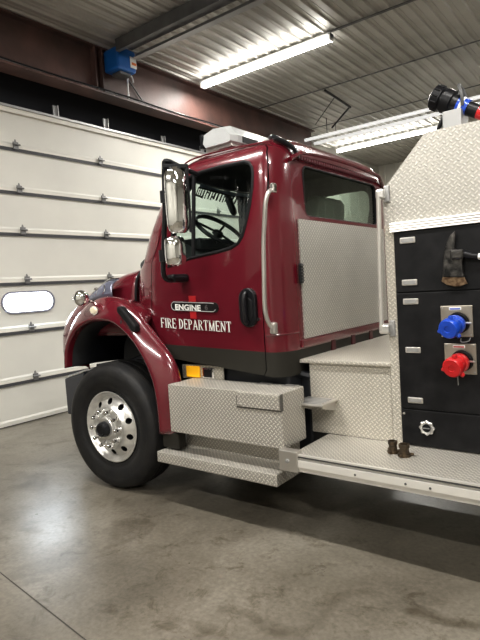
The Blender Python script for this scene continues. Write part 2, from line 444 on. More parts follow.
# long white fluorescent tubes; mild glow added so they stand out from the ceiling
for k, (yy, lab) in enumerate(((7.80, 'upper of two long white glowing tubes under the far ceiling'), (8.22, 'lower of two long white glowing tubes, nearer the lit strip'))):
    t = thing('white_tube', lab, 'pipe', (-2.35, yy, 4.75), 'white glowing tubes')
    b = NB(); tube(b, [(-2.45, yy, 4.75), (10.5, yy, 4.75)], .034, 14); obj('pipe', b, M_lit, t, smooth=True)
    for xx in (-1.9, 1.2, 4.2):
        b = NB(); box(b, xx-.006, xx+.006, yy-.005, yy+.005, 4.77, 5.11); obj('hanger', b, M_galvdk, t)
b = NB(); tube(b, [(-1.1, 6.25, 5.09), (-1.1, 7.3, 5.02)], .022, 8); tube(b, [(-1.1, 7.28, 5.03), (-1.75, 7.75, 4.86)], .018, 8); tube(b, [(-1.15, 6.7, 5.07), (-1.9, 7.3, 4.87)], .008, 8)
tag(obj('hanger_rod', b, M_blackpl, smooth=True), 'dark bent hanger rod under the ceiling above the cab roof', 'hanger')

# ------------------------------------------------------------------ THE TRUCK
truck = thing('fire_truck', 'dark red fire engine with a day cab and diamond plate body parked in the bay', 'fire truck', (0, 1.2, 0))
YC = 1.2

# ---- cab shell
def plan(xf, xfc, yfc, ys, xr, rr, z, xside=.42):
    """half outline from front centre to rear centre at height z"""
    P = []
    # front centre -> front corner
    for k in range(7):
        t = k/7; P.append((xf + (xfc-xf)*t*t, YC - (YC-yfc)*t))
    P.append((xfc, yfc))
    c2 = max(xside, xfc+.06)
    for k in range(1, 5):
        t = k/4; P.append((xfc+(c2-xfc)*t, yfc+(ys-yfc)*(1-(1-t)**2)))
    for k in range(1, 5):
        t = k/4; P.append((c2+(xr-rr*.55-c2)*t, ys))
    rb = rr*1.0
    for k in range(1, 9):
        t = PI/2*k/8; P.append((xr-rr*.55+rr*.55*math.sin(t), ys+rb-rb*math.cos(t)))
    for k in range(1, 5):
        t = k/4; P.append((xr, (ys+rb)+(YC-ys-rb)*t))
    return P
levels = [ # z, xf, xfc, yfc, ys, xr, rr, xside
 (1.02, .00, .02, .38, .205, 1.60, .22, .42),
 (1.20, .00, .02, .38, .200, 1.62, .24, .42),
 (1.50, -.02, .02, .38, .198, 1.62, .25, .42),
 (1.80, .00, .10, .36, .200, 1.62, .25, .42),
 (1.86, .02, .16, .355, .202, 1.62, .25, .44),
 (2.05, .13, .27, .34, .206, 1.62, .25, .50),
 (2.25, .27, .41, .33, .214, 1.615, .25, .62),
 (2.42, .40, .53, .33, .228, 1.61, .24, .72),
 (2.50, .48, .62, .34, .246, 1.60, .24, .78),
 (2.56, .55, .72, .37, .285, 1.59, .24, .86),
 (2.605, .63, .80, .43, .35, 1.57, .24, .95),
 (2.64, .74, .92, .54, .47, 1.52, .24, 1.05),
 (2.665, .92, 1.05, .80, .75, 1.42, .20, 1.15)]
def shell(inset, zlo, zhi):
    bm = NB(); rows = []
    for (z, xf, xfc, yfc, ys, xr, rr, xs) in levels:
        h = plan(xf+inset, xfc+inset, yfc+inset, ys+inset, xr-inset, max(rr-inset, .05), z, xs+inset)
        zz = z
        if z < 1.1 and inset == 0: zz = None
        half = [(x, y, (1.105-.105*max(x-.4, 0)) if zz is None else z) for x, y in h]
        full = half + [(x, 2*YC-y, q) for x, y, q in half[-2:0:-1]]
        rows.append(full)
    if inset:
        rows = [[(x, y, (zlo if i == 0 else min(q, zhi))) for x, y, q in r] for i, r in enumerate(rows) if i == 0 or levels[i][0] <= zhi+.001]
    V_ = grid(bm, rows, True)
    bm.faces.new(V_[0][::-1]); bm.faces.new(V_[-1])
    bmesh.ops.recalc_face_normals(bm, faces=bm.faces[:])
    return bm
cab = obj('cab_shell', shell(0, 0, 9), M_red, smooth=True)
inner = obj('tmp_inner', shell(.05, 1.25, 2.605), M_cab_in)
# openings
win_pts = [(.60, 1.80), (.83, 1.848), (1.10, 1.872), (1.22, 1.888), (1.285, 1.915), (1.325, 1.96), (1.355, 2.03), (1.40, 2.16), (1.426, 2.28), (1.430, 2.37), (1.425, 2.41), (1.40, 2.445), (1.355, 2.463), (1.128, 2.470), (.90, 2.462), (.80, 2.43), (.76, 2.38), (.68, 2.14)]
def rrect(y0, y1, z0, z1, r, n=5):
    pts = []
    for cx, cz, a0 in ((y1-r, z0+r, -PI/2), (y1-r, z1-r, 0), (y0+r, z1-r, PI/2), (y0+r, z0+r, PI)):
        for k in range(n+1): t = a0+PI/2*k/n; pts.append((cx+r*math.cos(t), cz+r*math.sin(t)))
    return pts
cut = []
b = NB(); prism(b, win_pts, 1, -.2, .75); cut.append(obj('c', b, M_black))
b = NB(); prism(b, win_pts, 1, 1.65, 2.7); cut.append(obj('c', b, M_black))
REAR_WIN = rrect(.575, 1.835, 2.085, 2.435, .05)
b = NB(); prism(b, REAR_WIN, 0, 1.45, 1.8); cut.append(obj('c', b, M_black))
# windshield opening: slanted prism
b = NB()
ws = [(.47, 1.90), (1.93, 1.90), (1.80, 2.50), (.60, 2.50)]
A = [b.verts.new((-.4, y, z)) for y, z in ws]; B = [b.verts.new((.18+.62*(z-1.9)/.6+.07, y, z)) for y, z in ws]
b.faces.new(A); b.faces.new(B[::-1])
for i in range(4): b.faces.new((A[i], B[i], B[(i+1) % 4], A[(i+1) % 4]))
bmesh.ops.recalc_face_normals(b, faces=b.faces[:]); cut.append(obj('c', b, M_black))
boolean(cab, [inner]+cut)
# door: cut out of shell
door_pts = [(.374, 1.39), (.395, 1.60), (.42, 1.85), (.50, 1.98), (.60, 2.18), (.73, 2.44), (.80, 2.535), (.90, 2.57), (1.20, 2.577), (1.45, 2.57), (1.495, 2.56), (1.515, 2.53), (1.535, 2.42), (1.535, 2.30), (1.508, 2.014), (1.486, 1.784), (1.462, 1.42), (1.458, 1.034), (1.44, 1.0), (.95, 1.0), (.60, 1.0), (.46, 1.22)]
def offs(pts, d):
    cx = sum(p[0] for p in pts)/len(pts); n = len(pts); out = []
    for i in range(n):
        a, b_ = Vector(pts[i-1]), Vector(pts[(i+1) % n]); t = (b_-a).normalized(); nrm = Vector((t.y, -t.x))
        p = Vector(pts[i]) + nrm*d; out.append(tuple(p))
    return out
sgn = 1 if (Vector(offs(door_pts, .1)[0]) - Vector((1, 1.8))).length > (Vector(door_pts[0]) - Vector((1, 1.8))).length else -1
b = NB(); prism(b, door_pts, 1, -.2, .262+.30); c1 = obj('c', b, M_black)
b = NB(); prism(b, offs(door_pts, sgn*.007), 1, -.2, .262+.30); c2 = obj('c', b, M_black)
dr = dupmesh(cab, 'door')
boolean(dr, [c1], 'INTERSECT')
boolean(cab, [c2])
kill(inner, c1, c2, *cut)
for o in (dr,):                      # nudge nothing; shade
    pass
attach(cab, truck); attach(dr, truck)
# dark lower trim band on door and on cab corner
TP = Vector((.5, 0, 1.198)); TN = Vector((.040, 0, 1)).normalized()
dtrim = dupmesh(dr, 'door_trim'); clip(dtrim, TP, TN, False); clip(dr, TP, TN, True)
dtrim.data.materials[0] = M_trim; tag(dtrim, 'dark olive lower door trim'); attach(dtrim, dr)
ctrim = dupmesh(cab, 'cab_sill_trim'); clip(ctrim, TP, TN, False); clip(cab, TP, TN, True)
ctrim.data.materials.clear(); ctrim.data.materials.append(M_trim); attach(ctrim, truck); tag(ctrim, 'dark lower cab trim')
# dark backing behind door gap
b = NB(); prism(b, [(.46, 1.3), (.50, 1.8), (.60, 1.80), (1.3, 1.8), (1.5, 1.8), (1.47, 1.1), (.6, 1.1)], 1, .262, .27)
obj('door_lining', b, M_cab_in, truck)
b = NB(); tube(b, [(1.538, .245, 2.3), (1.512, .224, 2.014), (1.489, .217, 1.784), (1.465, .215, 1.42), (1.462, .215, 1.04)], .007, 6); obj('door_seal', b, M_black, truck)

# cab panel crease on rear quarter
b = NB(); tube(b, [(1.478, .196, 1.275), (1.52, .207, 1.275), (1.56, .235, 1.276), (1.60, .30, 1.277), (1.618, .40, 1.278)], .006, 6); obj('seam_trim', b, M_red, truck, smooth=True)

# windows
def ygs(z):   # side skin y at height z
    for (a, b_) in zip(levels, levels[1:]):
        if a[0] <= z <= b_[0]:
            t = (z-a[0])/(b_[0]-a[0]); return a[4]+(b_[4]-a[4])*t
    return .2
def sheet(pts2, yoff, thick, mirror=False):
    b = NB(); vs = []
    for x, z in pts2:
        y = ygs(z)+yoff
        if mirror: y = 2*YC-y
        vs.append(b.verts.new((x, y, z)))
    b.faces.new(vs); bmesh.ops.triangulate(b, faces=b.faces[:]); return b
obj('window', sheet(offs(win_pts, sgn*.004), .028, 0), M_glass, dr)
obj('passenger_window', sheet(offs(win_pts, sgn*.004), .028, 0, True), M_glass, truck)
def ring_frame(pts2, w, y, col, parent, name):
    b = NB(); P3 = [(x, ygs(z)+y, z) for x, z in pts2]; tube(b, P3, w, 8, closed=True); return obj(name, b, col, parent, smooth=True)
ring_frame(win_pts, .014, .006, M_black, dr, 'window_seal')
b = NB(); tube(b, [(.845, .222, 1.86), (.885, .245, 2.46)], .015, 8); obj('vent_window_bar', b, M_black, dr, smooth=True)
# windshield glass
b = NB(); rows = []
for k in range(7):
    t = k/6; z = 1.89+.62*t; hw = .74-.13*t; rows.append([])
    for j in range(9):
        s = -1+2*j/8; yy = YC+s*hw
        xf = .05+.425*((z-1.86)/.64) if z > 1.86 else .05
        rows[-1].append((xf + .14*s*s + .0, yy, z))
grid(b, rows); obj('windshield', b, M_glass, truck, smooth=True)
# fringed banner strip along the top of the windshield (inside)
b = NB()
def ws_pt(y, z):
    s = (y-YC)/.66; return (.05+.425*((z-1.86)/.64)+.14*s*s+.05, y, z)
def quad(b, y0, y1, z0, z1, dx=0.):
    vs = [b.verts.new(Vector(ws_pt(y, z))+Vector((dx, 0, 0))) for y, z in ((y0, z0), (y1, z0), (y1, z1), (y0, z1))]; b.faces.new(vs)
for k in range(12): quad(b, .62+k*.1, .72+k*.1, 2.452, 2.485)
bn = obj('windshield_visor_strip', b, nmat('blue grey tint strip', (.16, .22, .32), .4), truck)
b = NB(); yy = .60
while yy < 1.82:
    wd = random.uniform(.016, .03); quad(b, yy, yy+wd, 2.385+random.uniform(0, .018), 2.454, .003)
    if random.random() < .5: z_ = 2.388+random.choice((0, .022, .045)); quad(b, yy, yy+wd+.03, z_, z_+.014, .003)
    yy += wd+random.uniform(.018, .034)
quad(b, .60, 1.20, 2.444, 2.456, .003); quad(b, 1.20, 1.84, 2.444, 2.456, .003)
obj('fringe', b, M_black, bn)
# rear window
b = NB(); prism(b, rrect(.57, 1.84, 2.08, 2.44, .05), 0, 1.598, 1.602); obj('rear_window', b, M_glass_r, truck)
b = NB(); tube(b, [(1.612, y, z) for y, z in REAR_WIN], .007, 8, closed=True); obj('rear_window_seal', b, M_black, truck, smooth=True)
# rear diamond plate + handle
b = NB(); box(b, 1.622, 1.634, .455, 1.945, 1.225, 2.055); obj('rear_cab_plate', b, M_dia_rear, truck)
b = NB(); box(b, 1.55, 1.634, .42, 1.98, 1.165, 1.222); obj('rear_cab_sill', b, M_red, truck, bevel=.008)
for yy in (.9, 1.25, 1.6):
    b = NB(); box(b, 1.5, 1.62, yy-.03, yy+.03, 1.03, 1.165); obj('cab_mount', b, M_redin, truck)
b = NB(); box(b, 1.634, 1.655, .405, .45, 1.61, 1.75); pl = obj('vent_plate', b, M_blackpl, truck, bevel=.012)
b = NB()
for k in range(6): box(b, 1.655, 1.660, .412, .443, 1.625+k*.021, 1.634+k*.021)
obj('vent_slat', b, M_galvdk, pl)
# roof rear rain lip + ribbed ridge
b = NB(); pts = [(1.625, .40, 2.455), (1.635, .50, 2.50), (1.64, .62, 2.525), (1.64, YC, 2.545), (1.64, 1.78, 2.525), (1.635, 1.90, 2.50), (1.60, 2.06, 2.44)]
tube(b, catmull(pts, 5), .016, 8); obj('roof_lip', b, M_red, truck, smooth=True)
b = NB()
for k in range(38):
    y = .50+k*.036; box(b, 1.61, 1.634, y, y+.018, 2.472, 2.492)
obj('ridge_slot', b, M_redin, truck)
# black seal strip across the roof's rear corner
b = NB(); pts = [(1.42, .50, 2.645), (1.48, .40, 2.632), (1.545, .35, 2.604), (1.585, .395, 2.575), (1.615, .46, 2.54), (1.628, .50, 2.48)]
tube(b, catmull(pts, 5), .018, 8); obj('roof_seal', b, M_blackpl, truck, smooth=True)
# drip rail highlight line above door
b = NB(); tube(b, catmull([(.60, .245, 2.32), (.68, .245, 2.45), (.76, .258, 2.54), (.88, .272, 2.583), (1.2, .276, 2.587), (1.56, .30, 2.575)], 5), .006, 8); obj('drip_rail', b, M_red, truck, smooth=True)

# grab rail behind the door
b = NB(); tube(b, catmull([(1.600, .20, 2.235), (1.598, .15, 2.21), (1.586, .13, 2.15), (1.572, .13, 2.05), (1.552, .13, 1.90), (1.540, .13, 1.70), (1.530, .13, 1.50), (1.534, .135, 1.41), (1.546, .155, 1.35), (1.55, .19, 1.33)], 5), .0145, 10)
gr = obj('grab_rail', b, M_alu, truck, smooth=True)
b = NB(); prism(b, stadium(1.592, 2.27, .022, .020), 1, .17, .20)
b2 = NB(); box(b2, 1.586, 1.620, .18, .225, 2.21, 2.275); obj('rail_bracket', b2, M_chrome, gr, bevel=.01); b.free()
b = NB(); box(b, 1.528, 1.572, .17, .215, 1.285, 1.365); obj('rail_bracket', b, M_alu, gr, bevel=.012)

# door handle
b = NB(); prism(b, stadium(1.352, 1.462, .12, .075), 1, .175, .20)
# vertical stadium instead
b.free(); b = NB()
def vstad(cx, cz, hw, hh, n=10):
    return [(x_, z_) for z_, x_ in stadium(cz, cx, hh, hw, n)]
prism(b, vstad(1.352, 1.468, .072, .135), 1, .172, .21); hd = obj('handle', b, M_blackpl, dr, bevel=.01)
b = NB(); prism(b, vstad(1.352, 1.455, .050, .085), 1, .166, .18); obj('handle_recess', b, M_black, hd, bevel=.006)
b = NB(); tube(b, catmull([(1.352, .165, 1.57), (1.352, .145, 1.54), (1.352, .142, 1.46), (1.352, .15, 1.38), (1.352, .165, 1.365)], 4), .016, 8); obj('handle_grip', b, M_blackpl, hd, smooth=True)
b = NB(); lathe(b, [(0, 0), (0, .012), (.012, .010), (.012, 0)], (1.43, .2, 1.385), (0, -1, 0), 12); obj('lock', b, M_chrome, dr)

# ---- lettering on the door
def text_bm(s, size, bold=.0):
    cu = bpy.data.curves.new('t', 'FONT'); cu.body = s; cu.size = size; cu.offset = bold; cu.extrude = 0; cu.resolution_u = 3
    o = bpy.data.objects.new('t', cu); COL.objects.link(o); bpy.context.view_layer.update()
    me = bpy.data.meshes.new_from_object(o.evaluated_get(bpy.context.evaluated_depsgraph_get()))
    bpy.data.objects.remove(o, do_unlink=True); b = NB(); b.from_mesh(me); return b
def place_text(b, x0, x1, z0, z1, zr, y):
    """scale flat text so it spans x0..x1 and z0..z1; zr = drop at the right end"""
    xs = [v.co.x for v in b.verts]; ys = [v.co.y for v in b.verts]
    a0, a1, b0, b1 = min(xs), max(xs), min(ys), max(ys)
    for v in b.verts:
        t = (v.co.x-a0)/(a1-a0); u = (v.co.y-b0)/(b1-b0); v.co = (x0+(x1-x0)*t, y, z0+(z1-z0)*u - zr*t)
    return b
# serif capitals built from strokes
G = {
 'F': (.62, [('v', .12, 0, 1), ('h', .12, .6, .97), ('h', .12, .46, .53), ('s', .12, 0), ('t', .6, .86), ('t', .46, .46)]),
 'I': (.34, [('v', .17, 0, 1), ('s', .17, 0), ('s', .17, 1)]),
 'R': (.74, [('v', .12, 0, 1), ('s', .12, 0), ('s', .12, 1), ('c', .12, .5, 1.0, .52), ('d', .32, .5, .62, 0), ('s', .62, 0)]),
 'E': (.64, [('v', .12, 0, 1), ('h', .12, .6, .97), ('h', .12, .46, .53), ('h', .12, .62, .03), ('t', .6, .86), ('t', .62, .16), ('t', .46, .46)]),
 'D': (.72, [('v', .12, 0, 1), ('s', .12, 0), ('s', .12, 1), ('c', .12, 0, 1.0, .6)]),
 'P': (.64, [('v', .12, 0, 1), ('s', .12, 0), ('s', .12, 1), ('c', .12, .45, 1.0, .5)]),
 'A': (.76, [('d', .36, 1, .10, 0), ('D', .36, 1, .64, 0), ('h', .2, .52, .33), ('s', .10, 0), ('s', .64, 0)]),
 'T': (.68, [('v', .32, 0, 1), ('h', .02, .62, .97), ('t', .03, .86), ('t', .61, .86), ('s', .32, 0)]),
 'M': (.92, [('d2', .12, 0, .12, 1), ('v', .76, 0, 1), ('D', .12, 1, .44, 0), ('d2', .44, 0, .76, 1), ('s', .12, 0), ('s', .76, 0), ('s', .12, 1), ('s', .76, 1)]),
 'N': (.80, [('d2', .12, 0, .12, 1), ('d2', .64, 0, .64, 1), ('D', .12, 1, .64, 0), ('s', .12, 0), ('s', .12, 1), ('s', .64, 1)])}
def glyphs(s):
    b = NB(); x = 0; W = .085; T = .04
    def q(pts): b.faces.new([b.verts.new((px, py, 0)) for px, py in pts])
    for ch in s:
        if ch == ' ': x += .38; continue
        adv, st = G[ch]
        for e in st:
            k = e[0]
            if k == 'v': q([(x+e[1]-W, e[2]), (x+e[1]+W, e[2]), (x+e[1]+W, e[3]), (x+e[1]-W, e[3])])
            elif k == 'h': q([(x+e[1], e[3]-T), (x+e[2], e[3]-T), (x+e[2], e[3]+T), (x+e[1], e[3]+T)])
            elif k == 's': q([(x+e[1]-W-.07, abs(e[2]-.05)), (x+e[1]+W+.07, abs(e[2]-.05)), (x+e[1]+W+.07, e[2]), (x+e[1]-W-.07, e[2])])
            elif k == 't': q([(x+e[1]-.03, e[2]-.07), (x+e[1]+.02, e[2]-.07), (x+e[1]+.02, e[2]+.12), (x+e[1]-.03, e[2]+.12)])
            elif k in ('d', 'D', 'd2'):
                ww = {'d': .06, 'D': W, 'd2': .05}[k] if not (ch == 'R') else W
                q([(x+e[1]-ww, e[2]), (x+e[1]+ww, e[2]), (x+e[3]+ww, e[4]), (x+e[3]-ww, e[4])])
            elif k == 'c':
                cx, y0, y1, xr = e[1]+.08, e[2], e[3], e[4]; cy, ry = (y0+y1)/2, (y1-y0)/2
                for j in range(8):
                    t0, t1 = -PI/2+PI*j/8, -PI/2+PI*(j+1)/8
                    def o_(t, f, g): return (x+cx+(xr-cx+.08)*f*math.cos(t), cy+ry*g*math.sin(t))
                    q([o_(t0, .62, .84), o_(t0, 1, 1), o_(t1, 1, 1), o_(t1, .62, .84)])
        x += adv+.07
    return b
YD = .1915
b = place_text(glyphs('FIRE DEPARTMENT'), .480, 1.187, 1.332, 1.410, .038, YD)
tag(obj('lettering', b, M_white, dr), 'white serif lettering FIRE DEPARTMENT')
b = NB(); prism(b, [(.795, 1.57), (.865, 1.567), (.858, 1.395), (.80, 1.40)], 1, YD+.001, YD+.012); obj('decal_bar', b, M_signred, dr)
def slantstad(cx, cz, hw, hh, sl):
    return [(a, z_-sl*(a-cx)) for a, z_ in stadium(cx, cz, hw, hh)]
b = NB(); prism(b, slantstad(.845, 1.487, .235, .036, .055), 1, YD-.002, YD+.012); sp = obj('sign_plate', b, M_signblk, dr)
b = NB(); 
outl = slantstad(.835, 1.487, .222, .031, .055)
tube(b, [(x, YD-.0025, z) for x, z in outl[12:]+outl[:6]], .0028, 6); obj('plate_outline', b, nmat('silver line', (.5, .5, .5), .4), sp)
b = place_text(text_bm('ENGINE', .1, .0035), .655, .915, 1.468, 1.513, .015, YD-.0045)
tag(obj('plate_lettering', b, M_white, sp), 'white capital lettering ENGINE')
b = place_text(text_bm('6', .1, .002), .955, .985, 1.461, 1.500, .002, YD-.0045)
tag(obj('plate_numeral', b, M_faint, sp), 'faint numeral 6')

# ---- cab interior
b = NB(); prism(b, [(.16, 1.86), (.32, 1.96), (.48, 2.00), (.60, 1.98), (.68, 1.90), (.72, 1.6), (.2, 1.5)], 1, .30, 2.1); dash = obj('dashboard', b, M_dash, truck, bevel=.02)
b = NB(); box(b, .50, .72, .45, .85, 1.93, 2.025); obj('instrument_hood', b, M_cab_in, dash, bevel=.03)
for lab, yc in (('driver', .66), ('passenger', 1.42)):
    s = NB(); prism(s, [(1.02, 1.50), (1.08, 1.60), (1.28, 2.16), (1.36, 2.18), (1.42, 2.12), (1.30, 1.50)], 1, yc-.24, yc+.24); 
    if yc > 1:
        for v in s.verts: v.co.z += .16 if v.co.z > 2 else 0
    so = obj('seat', s, M_seat, truck, bevel=.05, seg=3)
    s = NB(); box(s, .70, 1.2, yc-.25, yc+.25, 1.42, 1.56); obj('seat_cushion', s, M_seat, so, bevel=.04)
b = NB(); c0 = Vector((.765, .65, 2.08)); ax = Vector((-.62, 0, .40)).normalized()
u1 = Vector((0, 1, 0)); u2 = ax.cross(u1)
# tilt so the rim reads like the photo: lean back about 32 degrees
nrm = Vector((.64, 0, .768)).normalized(); u2 = Vector((.768, 0, -.64)); R_ = .215
tube(b, [c0+R_*(math.cos(t)*u1+math.sin(t)*u2) for t in [2*PI*k/40 for k in range(40)]], .018, 8, closed=True)
sw = obj('steering_wheel', b, M_blackpl, truck, smooth=True)
b = NB(); lathe(b, [(0, 0), (0, .05), (.03, .04), (.03, 0)], c0-nrm*.04, nrm, 20)
for t in (PI/2, PI*1.17, -PI*.17): tube(b, [c0-nrm*.02, c0+.205*(math.cos(t)*u1+math.sin(t)*u2)], .010, 6)
tube(b, [c0-nrm*.03, c0-nrm*.3], .03, 10); obj('wheel_spokes', b, M_blackpl, sw, smooth=True)
b = NB(); tube(b, catmull([(.43, 1.2, 2.55), (.44, 1.2, 2.49), (.455, 1.2, 2.42), (.485, 1.2, 2.34), (.51, 1.2, 2.28)], 3), [.01]*2+[.03]*4+[.034]*5+[.03]*1+[.018], 8)
obj('hanging_microphone', b, M_black, truck, smooth=True)

# ---- mirror assembly (driver side)
mp = NB()
tube(mp, catmull([(.96, .20, 2.44), (.95, .06, 2.47), (.91, -.055, 2.51), (.885, -.06, 2.46), (.865, -.06, 2.2), (.83, -.06, 1.95), (.80, -.055, 1.77), (.795, -.04, 1.715), (.79, .0, 1.695), (.78, .06, 1.70), (.77, .12, 1.705)], 4), .018, 10)
ma = obj('mirror_arm', mp, M_blackpl, truck, smooth=True)
b = NB(); tube(b, [(.91, -.05, 2.505), (.95, .0, 2.485), (.97, .04, 2.46)], .012, 8); obj('mirror_brace', b, M_blackpl, ma, smooth=True)
b = NB(); box(b, .715, .815, .03, .205, 1.675, 1.735); obj('mirror_foot', b, M_blackpl, ma, bevel=.025, seg=3)
for x, z in ((.872, 2.27), (.82, 1.865)):
    b = NB(); lathe(b, [(-.04, 0), (-.04, .030), (.04, .030), (.04, 0)], (x, -.065, z), (0, 0, 1), 14); obj('mirror_clamp', b, M_blackpl, ma)
def mirror_head(name, x, y, z0, z1, w, dep, label, parent):
    # housing faces forward; the bright convex glass faces back toward the camera
    import math as _m
    cz = (z0+z1)/2; hh = (z1-z0)/2
    face = Vector((.80, -.60, 0)).normalized(); side = Vector((0.60, .80, 0)).normalized()
    b = NB(); rows = []
    nn = 14
    for k in range(nn+1):
        v = -1+2*k/nn; row = []
        for j in range(nn+1):
            u = -1+2*j/nn
            e = 4.5
            # squircle mapping
            f = 1-.0*u*u
            uu, vv = u*w/2, v*hh
            corner = (abs(u)**e+abs(v)**e)
            sc = 1/max(1, corner**(1/e)) if corner > 0 else 1
            bulge = dep*(1-min(1, (u*u*.8+v**4*.6)))
            p = Vector((x, y, cz)) + side*uu*sc + Vector((0, 0, vv*sc)) + face*bulge
            row.append(p)
        rows.append(row)
    grid(b, rows)
    g = obj(name, b, M_chrome, parent, smooth=True, solid=(.02, -1), angle=0)
    tag(g, label)
    return g
mh = mirror_head('mirror', .985, -.06, 2.005, 2.455, .165, .05, 'tall chrome main mirror', ma)
b = NB(); P0 = Vector((.985, -.06, 2.23)); side = Vector((.60, .80, 0)); face = Vector((.80, -.60, 0))
for s0, s1, za, zb in ((.072, .092, 2.01, 2.47), (-.085, .092, 2.445, 2.475)):
    q = [P0+side*s0-face*.02, P0+side*s1-face*.02, P0+side*s1+face*.012, P0+side*s0+face*.012]
    A = [b.verts.new((p.x, p.y, za)) for p in q]; B = [b.verts.new((p.x, p.y, zb)) for p in q]
    b.faces.new(A); b.faces.new(B[::-1])
    for i in range(4): b.faces.new((A[i], B[i], B[(i+1) % 4], A[(i+1) % 4]))
bmesh.ops.recalc_face_normals(b, faces=b.faces[:]); obj('mirror_housing', b, M_blackpl, ma, bevel=.006)
mirror_head('convex_mirror', .935, -.06, 1.785, 1.99, .15, .055, 'small rounded chrome convex mirror', ma)

# ---- hood
HS = [ # x, list of (y,z) from low side to centre
 (0.03, [(.37, 1.25), (.37, 1.45), (.375, 1.60), (.40, 1.73), (.46, 1.80), (.60, 1.835), (.85, 1.85), (1.2, 1.855)]),
 (-.20, [(.32, 1.25), (.32, 1.44), (.325, 1.58), (.36, 1.70), (.44, 1.77), (.60, 1.80), (.85, 1.815), (1.2, 1.82)]),
 (-.45, [(.27, 1.25), (.27, 1.42), (.28, 1.54), (.33, 1.63), (.43, 1.71), (.60, 1.75), (.85, 1.765), (1.2, 1.77)]),
 (-.70, [(.25, 1.20), (.25, 1.36), (.27, 1.48), (.34, 1.56), (.45, 1.63), (.62, 1.67), (.85, 1.69), (1.2, 1.70)]),
 (-.95, [(.28, 1.10), (.28, 1.22), (.30, 1.33), (.38, 1.42), (.50, 1.49), (.66, 1.54), (.85, 1.57), (1.2, 1.58)]),
 (-1.08, [(.36, 1.0), (.36, 1.10), (.38, 1.18), (.45, 1.26), (.56, 1.33), (.70, 1.38), (.88, 1.41), (1.2, 1.42)]),
 (-1.11, [(.40, .99), (.40, 1.0), (.42, 1.01), (.48, 1.02), (.58, 1.03), (.72, 1.04), (.88, 1.04), (1.2, 1.04)])]
b = NB(); rows = []
for x, pr_ in HS:
    h = catmull([(x, y, z) for y, z in pr_], 2)
    full = [tuple(p) for p in h] + [(p[0], 2*YC-p[1], p[2]) for p in h[-2::-1]]; rows.append(full)
rr_ = []
for j in range(len(rows[0])): rr_.append(catmull([rows[i][j] for i in range(len(rows))], 3))
grid(b, rr_); hood = obj('hood', b, M_red, truck, smooth=True, solid=(.02, 0), angle=0)
b = NB(); box(b, -1.135, -1.10, .62, 1.78, 1.0, 1.28); obj('grille', b, M_chrome, truck, bevel=.02)
# cowl between hood and door, top
b = NB(); tube(b, catmull([(.045, .60, 1.85), (.04, .46, 1.82), (.03, .385, 1.74), (.03, .358, 1.62), (.03, .34, 1.50), (.10, .22, 1.475), (.20, .08, 1.45), (.235, .005, 1.40), (.245, .0, 1.36)], 4), .013, 8); obj('hood_seam', b, M_black, truck, smooth=True)

# ---- fender
LIP = [(-.535, .995), (-.522, 1.08), (-.492, 1.17), (-.38, 1.308), (-.22, 1.385), (-.03, 1.407), (.17, 1.378), (.36, 1.25), (.43, 1.17), (.49, 1.085), (.55, .95), (.58, .80), (.588, .66), (.588, .545)]
CR = [(-.620, .985), (-.627, 1.10), (-.602, 1.24), (-.46, 1.425), (-.25, 1.553), (-.05, 1.598), (.15, 1.560), (.345, 1.447), (.42, 1.378), (.485, 1.31), (.665, 1.12), (.735, .95), (.75, .75), (.765, .545)]
def fender(mir):
    f = (lambda y: 2*YC-y) if mir else (lambda y: y)
    prof_rows = []
    n = len(LIP)
    for (w, y) in ((0., .07), (0.0, .012), (.03, -.006), (.14, -.016), (.5, .012), (.84, .055), (1.0, .10), (1.0, .17)):
        row = []
        for i in range(n):
            l, c = Vector(LIP[i]), Vector(CR[i]); p = l.lerp(c, w)
            if w == 1.0 and y > .15:
                p = c + Vector((0, -.02)); yy = .26 if i < 7 else .26
                if i >= 8: p = c+Vector((-.05, -.02)); yy = .16
                row.append((p.x, f(yy), p.y)); continue
            row.append((p.x, f(y), p.y))
        prof_rows.append(catmull(row, 3))
    # extra inner row joining to hood side
    row = []
    for i in range(n):
        c = Vector(CR[i]); row.append((c.x-(0 if i < 8 else .14), f(.30 if i < 8 else .20), c.y-(.06 if i < 8 else .04)))
    prof_rows.append(catmull(row, 3))
    cols = list(zip(*prof_rows)); rows = [catmull(c, 2) for c in cols]
    b = NB(); grid(b, rows)
    return obj('fender', b, M_red, truck, smooth=True, solid=(.008, 0), angle=0)
fe = fender(False); fender(True)
# inner wheel-well liner
for mir in (False, True):
    f = (lambda y: 2*YC-y) if mir else (lambda y: y)
    b = NB(); L2 = catmull([(x, 0, z) for x, z in LIP], 3)
    grid(b, [[(p.x, f(.05), p.z) for p in L2], [(p.x-.0, f(.3), p.z+.0) for p in L2], [(p.x*.96, f(.62), p.z-.01) for p in L2]])
    obj('wheel_well_liner', b, M_chassis, truck, smooth=True, solid=(.01, 0))
# rubber mud piece under fender
b = NB(); box(b, .59, .76, .02, .10, .435, .555); obj('mud_guard', b, M_trim, truck, bevel=.008)
# fender marker, latch
b = NB(); lathe(b, [(0, 0), (0, .030), (.010, .024), (.012, 0)], (-.075, -.018, 1.495), (0, -1, 0), 24)
for v in b.verts: v.co.x = -.075+(v.co.x+.075)*1.5
mk = obj('marker_lamp', b, nmat('pale amber lens', (.8, .72, .55), .25), truck, smooth=True); 
b = NB(); lathe(b, [(0, 0), (0, .036), (.008, .036), (.008, 0)], (-.075, -.010, 1.495), (0, -1, 0), 24)
for v in b.verts: v.co.x = -.075+(v.co.x+.075)*1.5
obj('lamp_bezel', b, M_chrome, mk)
b = NB()
prism(b, [(.225, 1.520), (.265, 1.518), (.345, 1.445), (.425, 1.365), (.420, 1.315), (.375, 1.322), (.325, 1.385), (.22, 1.475)], 1, -.030, .03); obj('hood_latch', b, M_black, truck, bevel=.014)
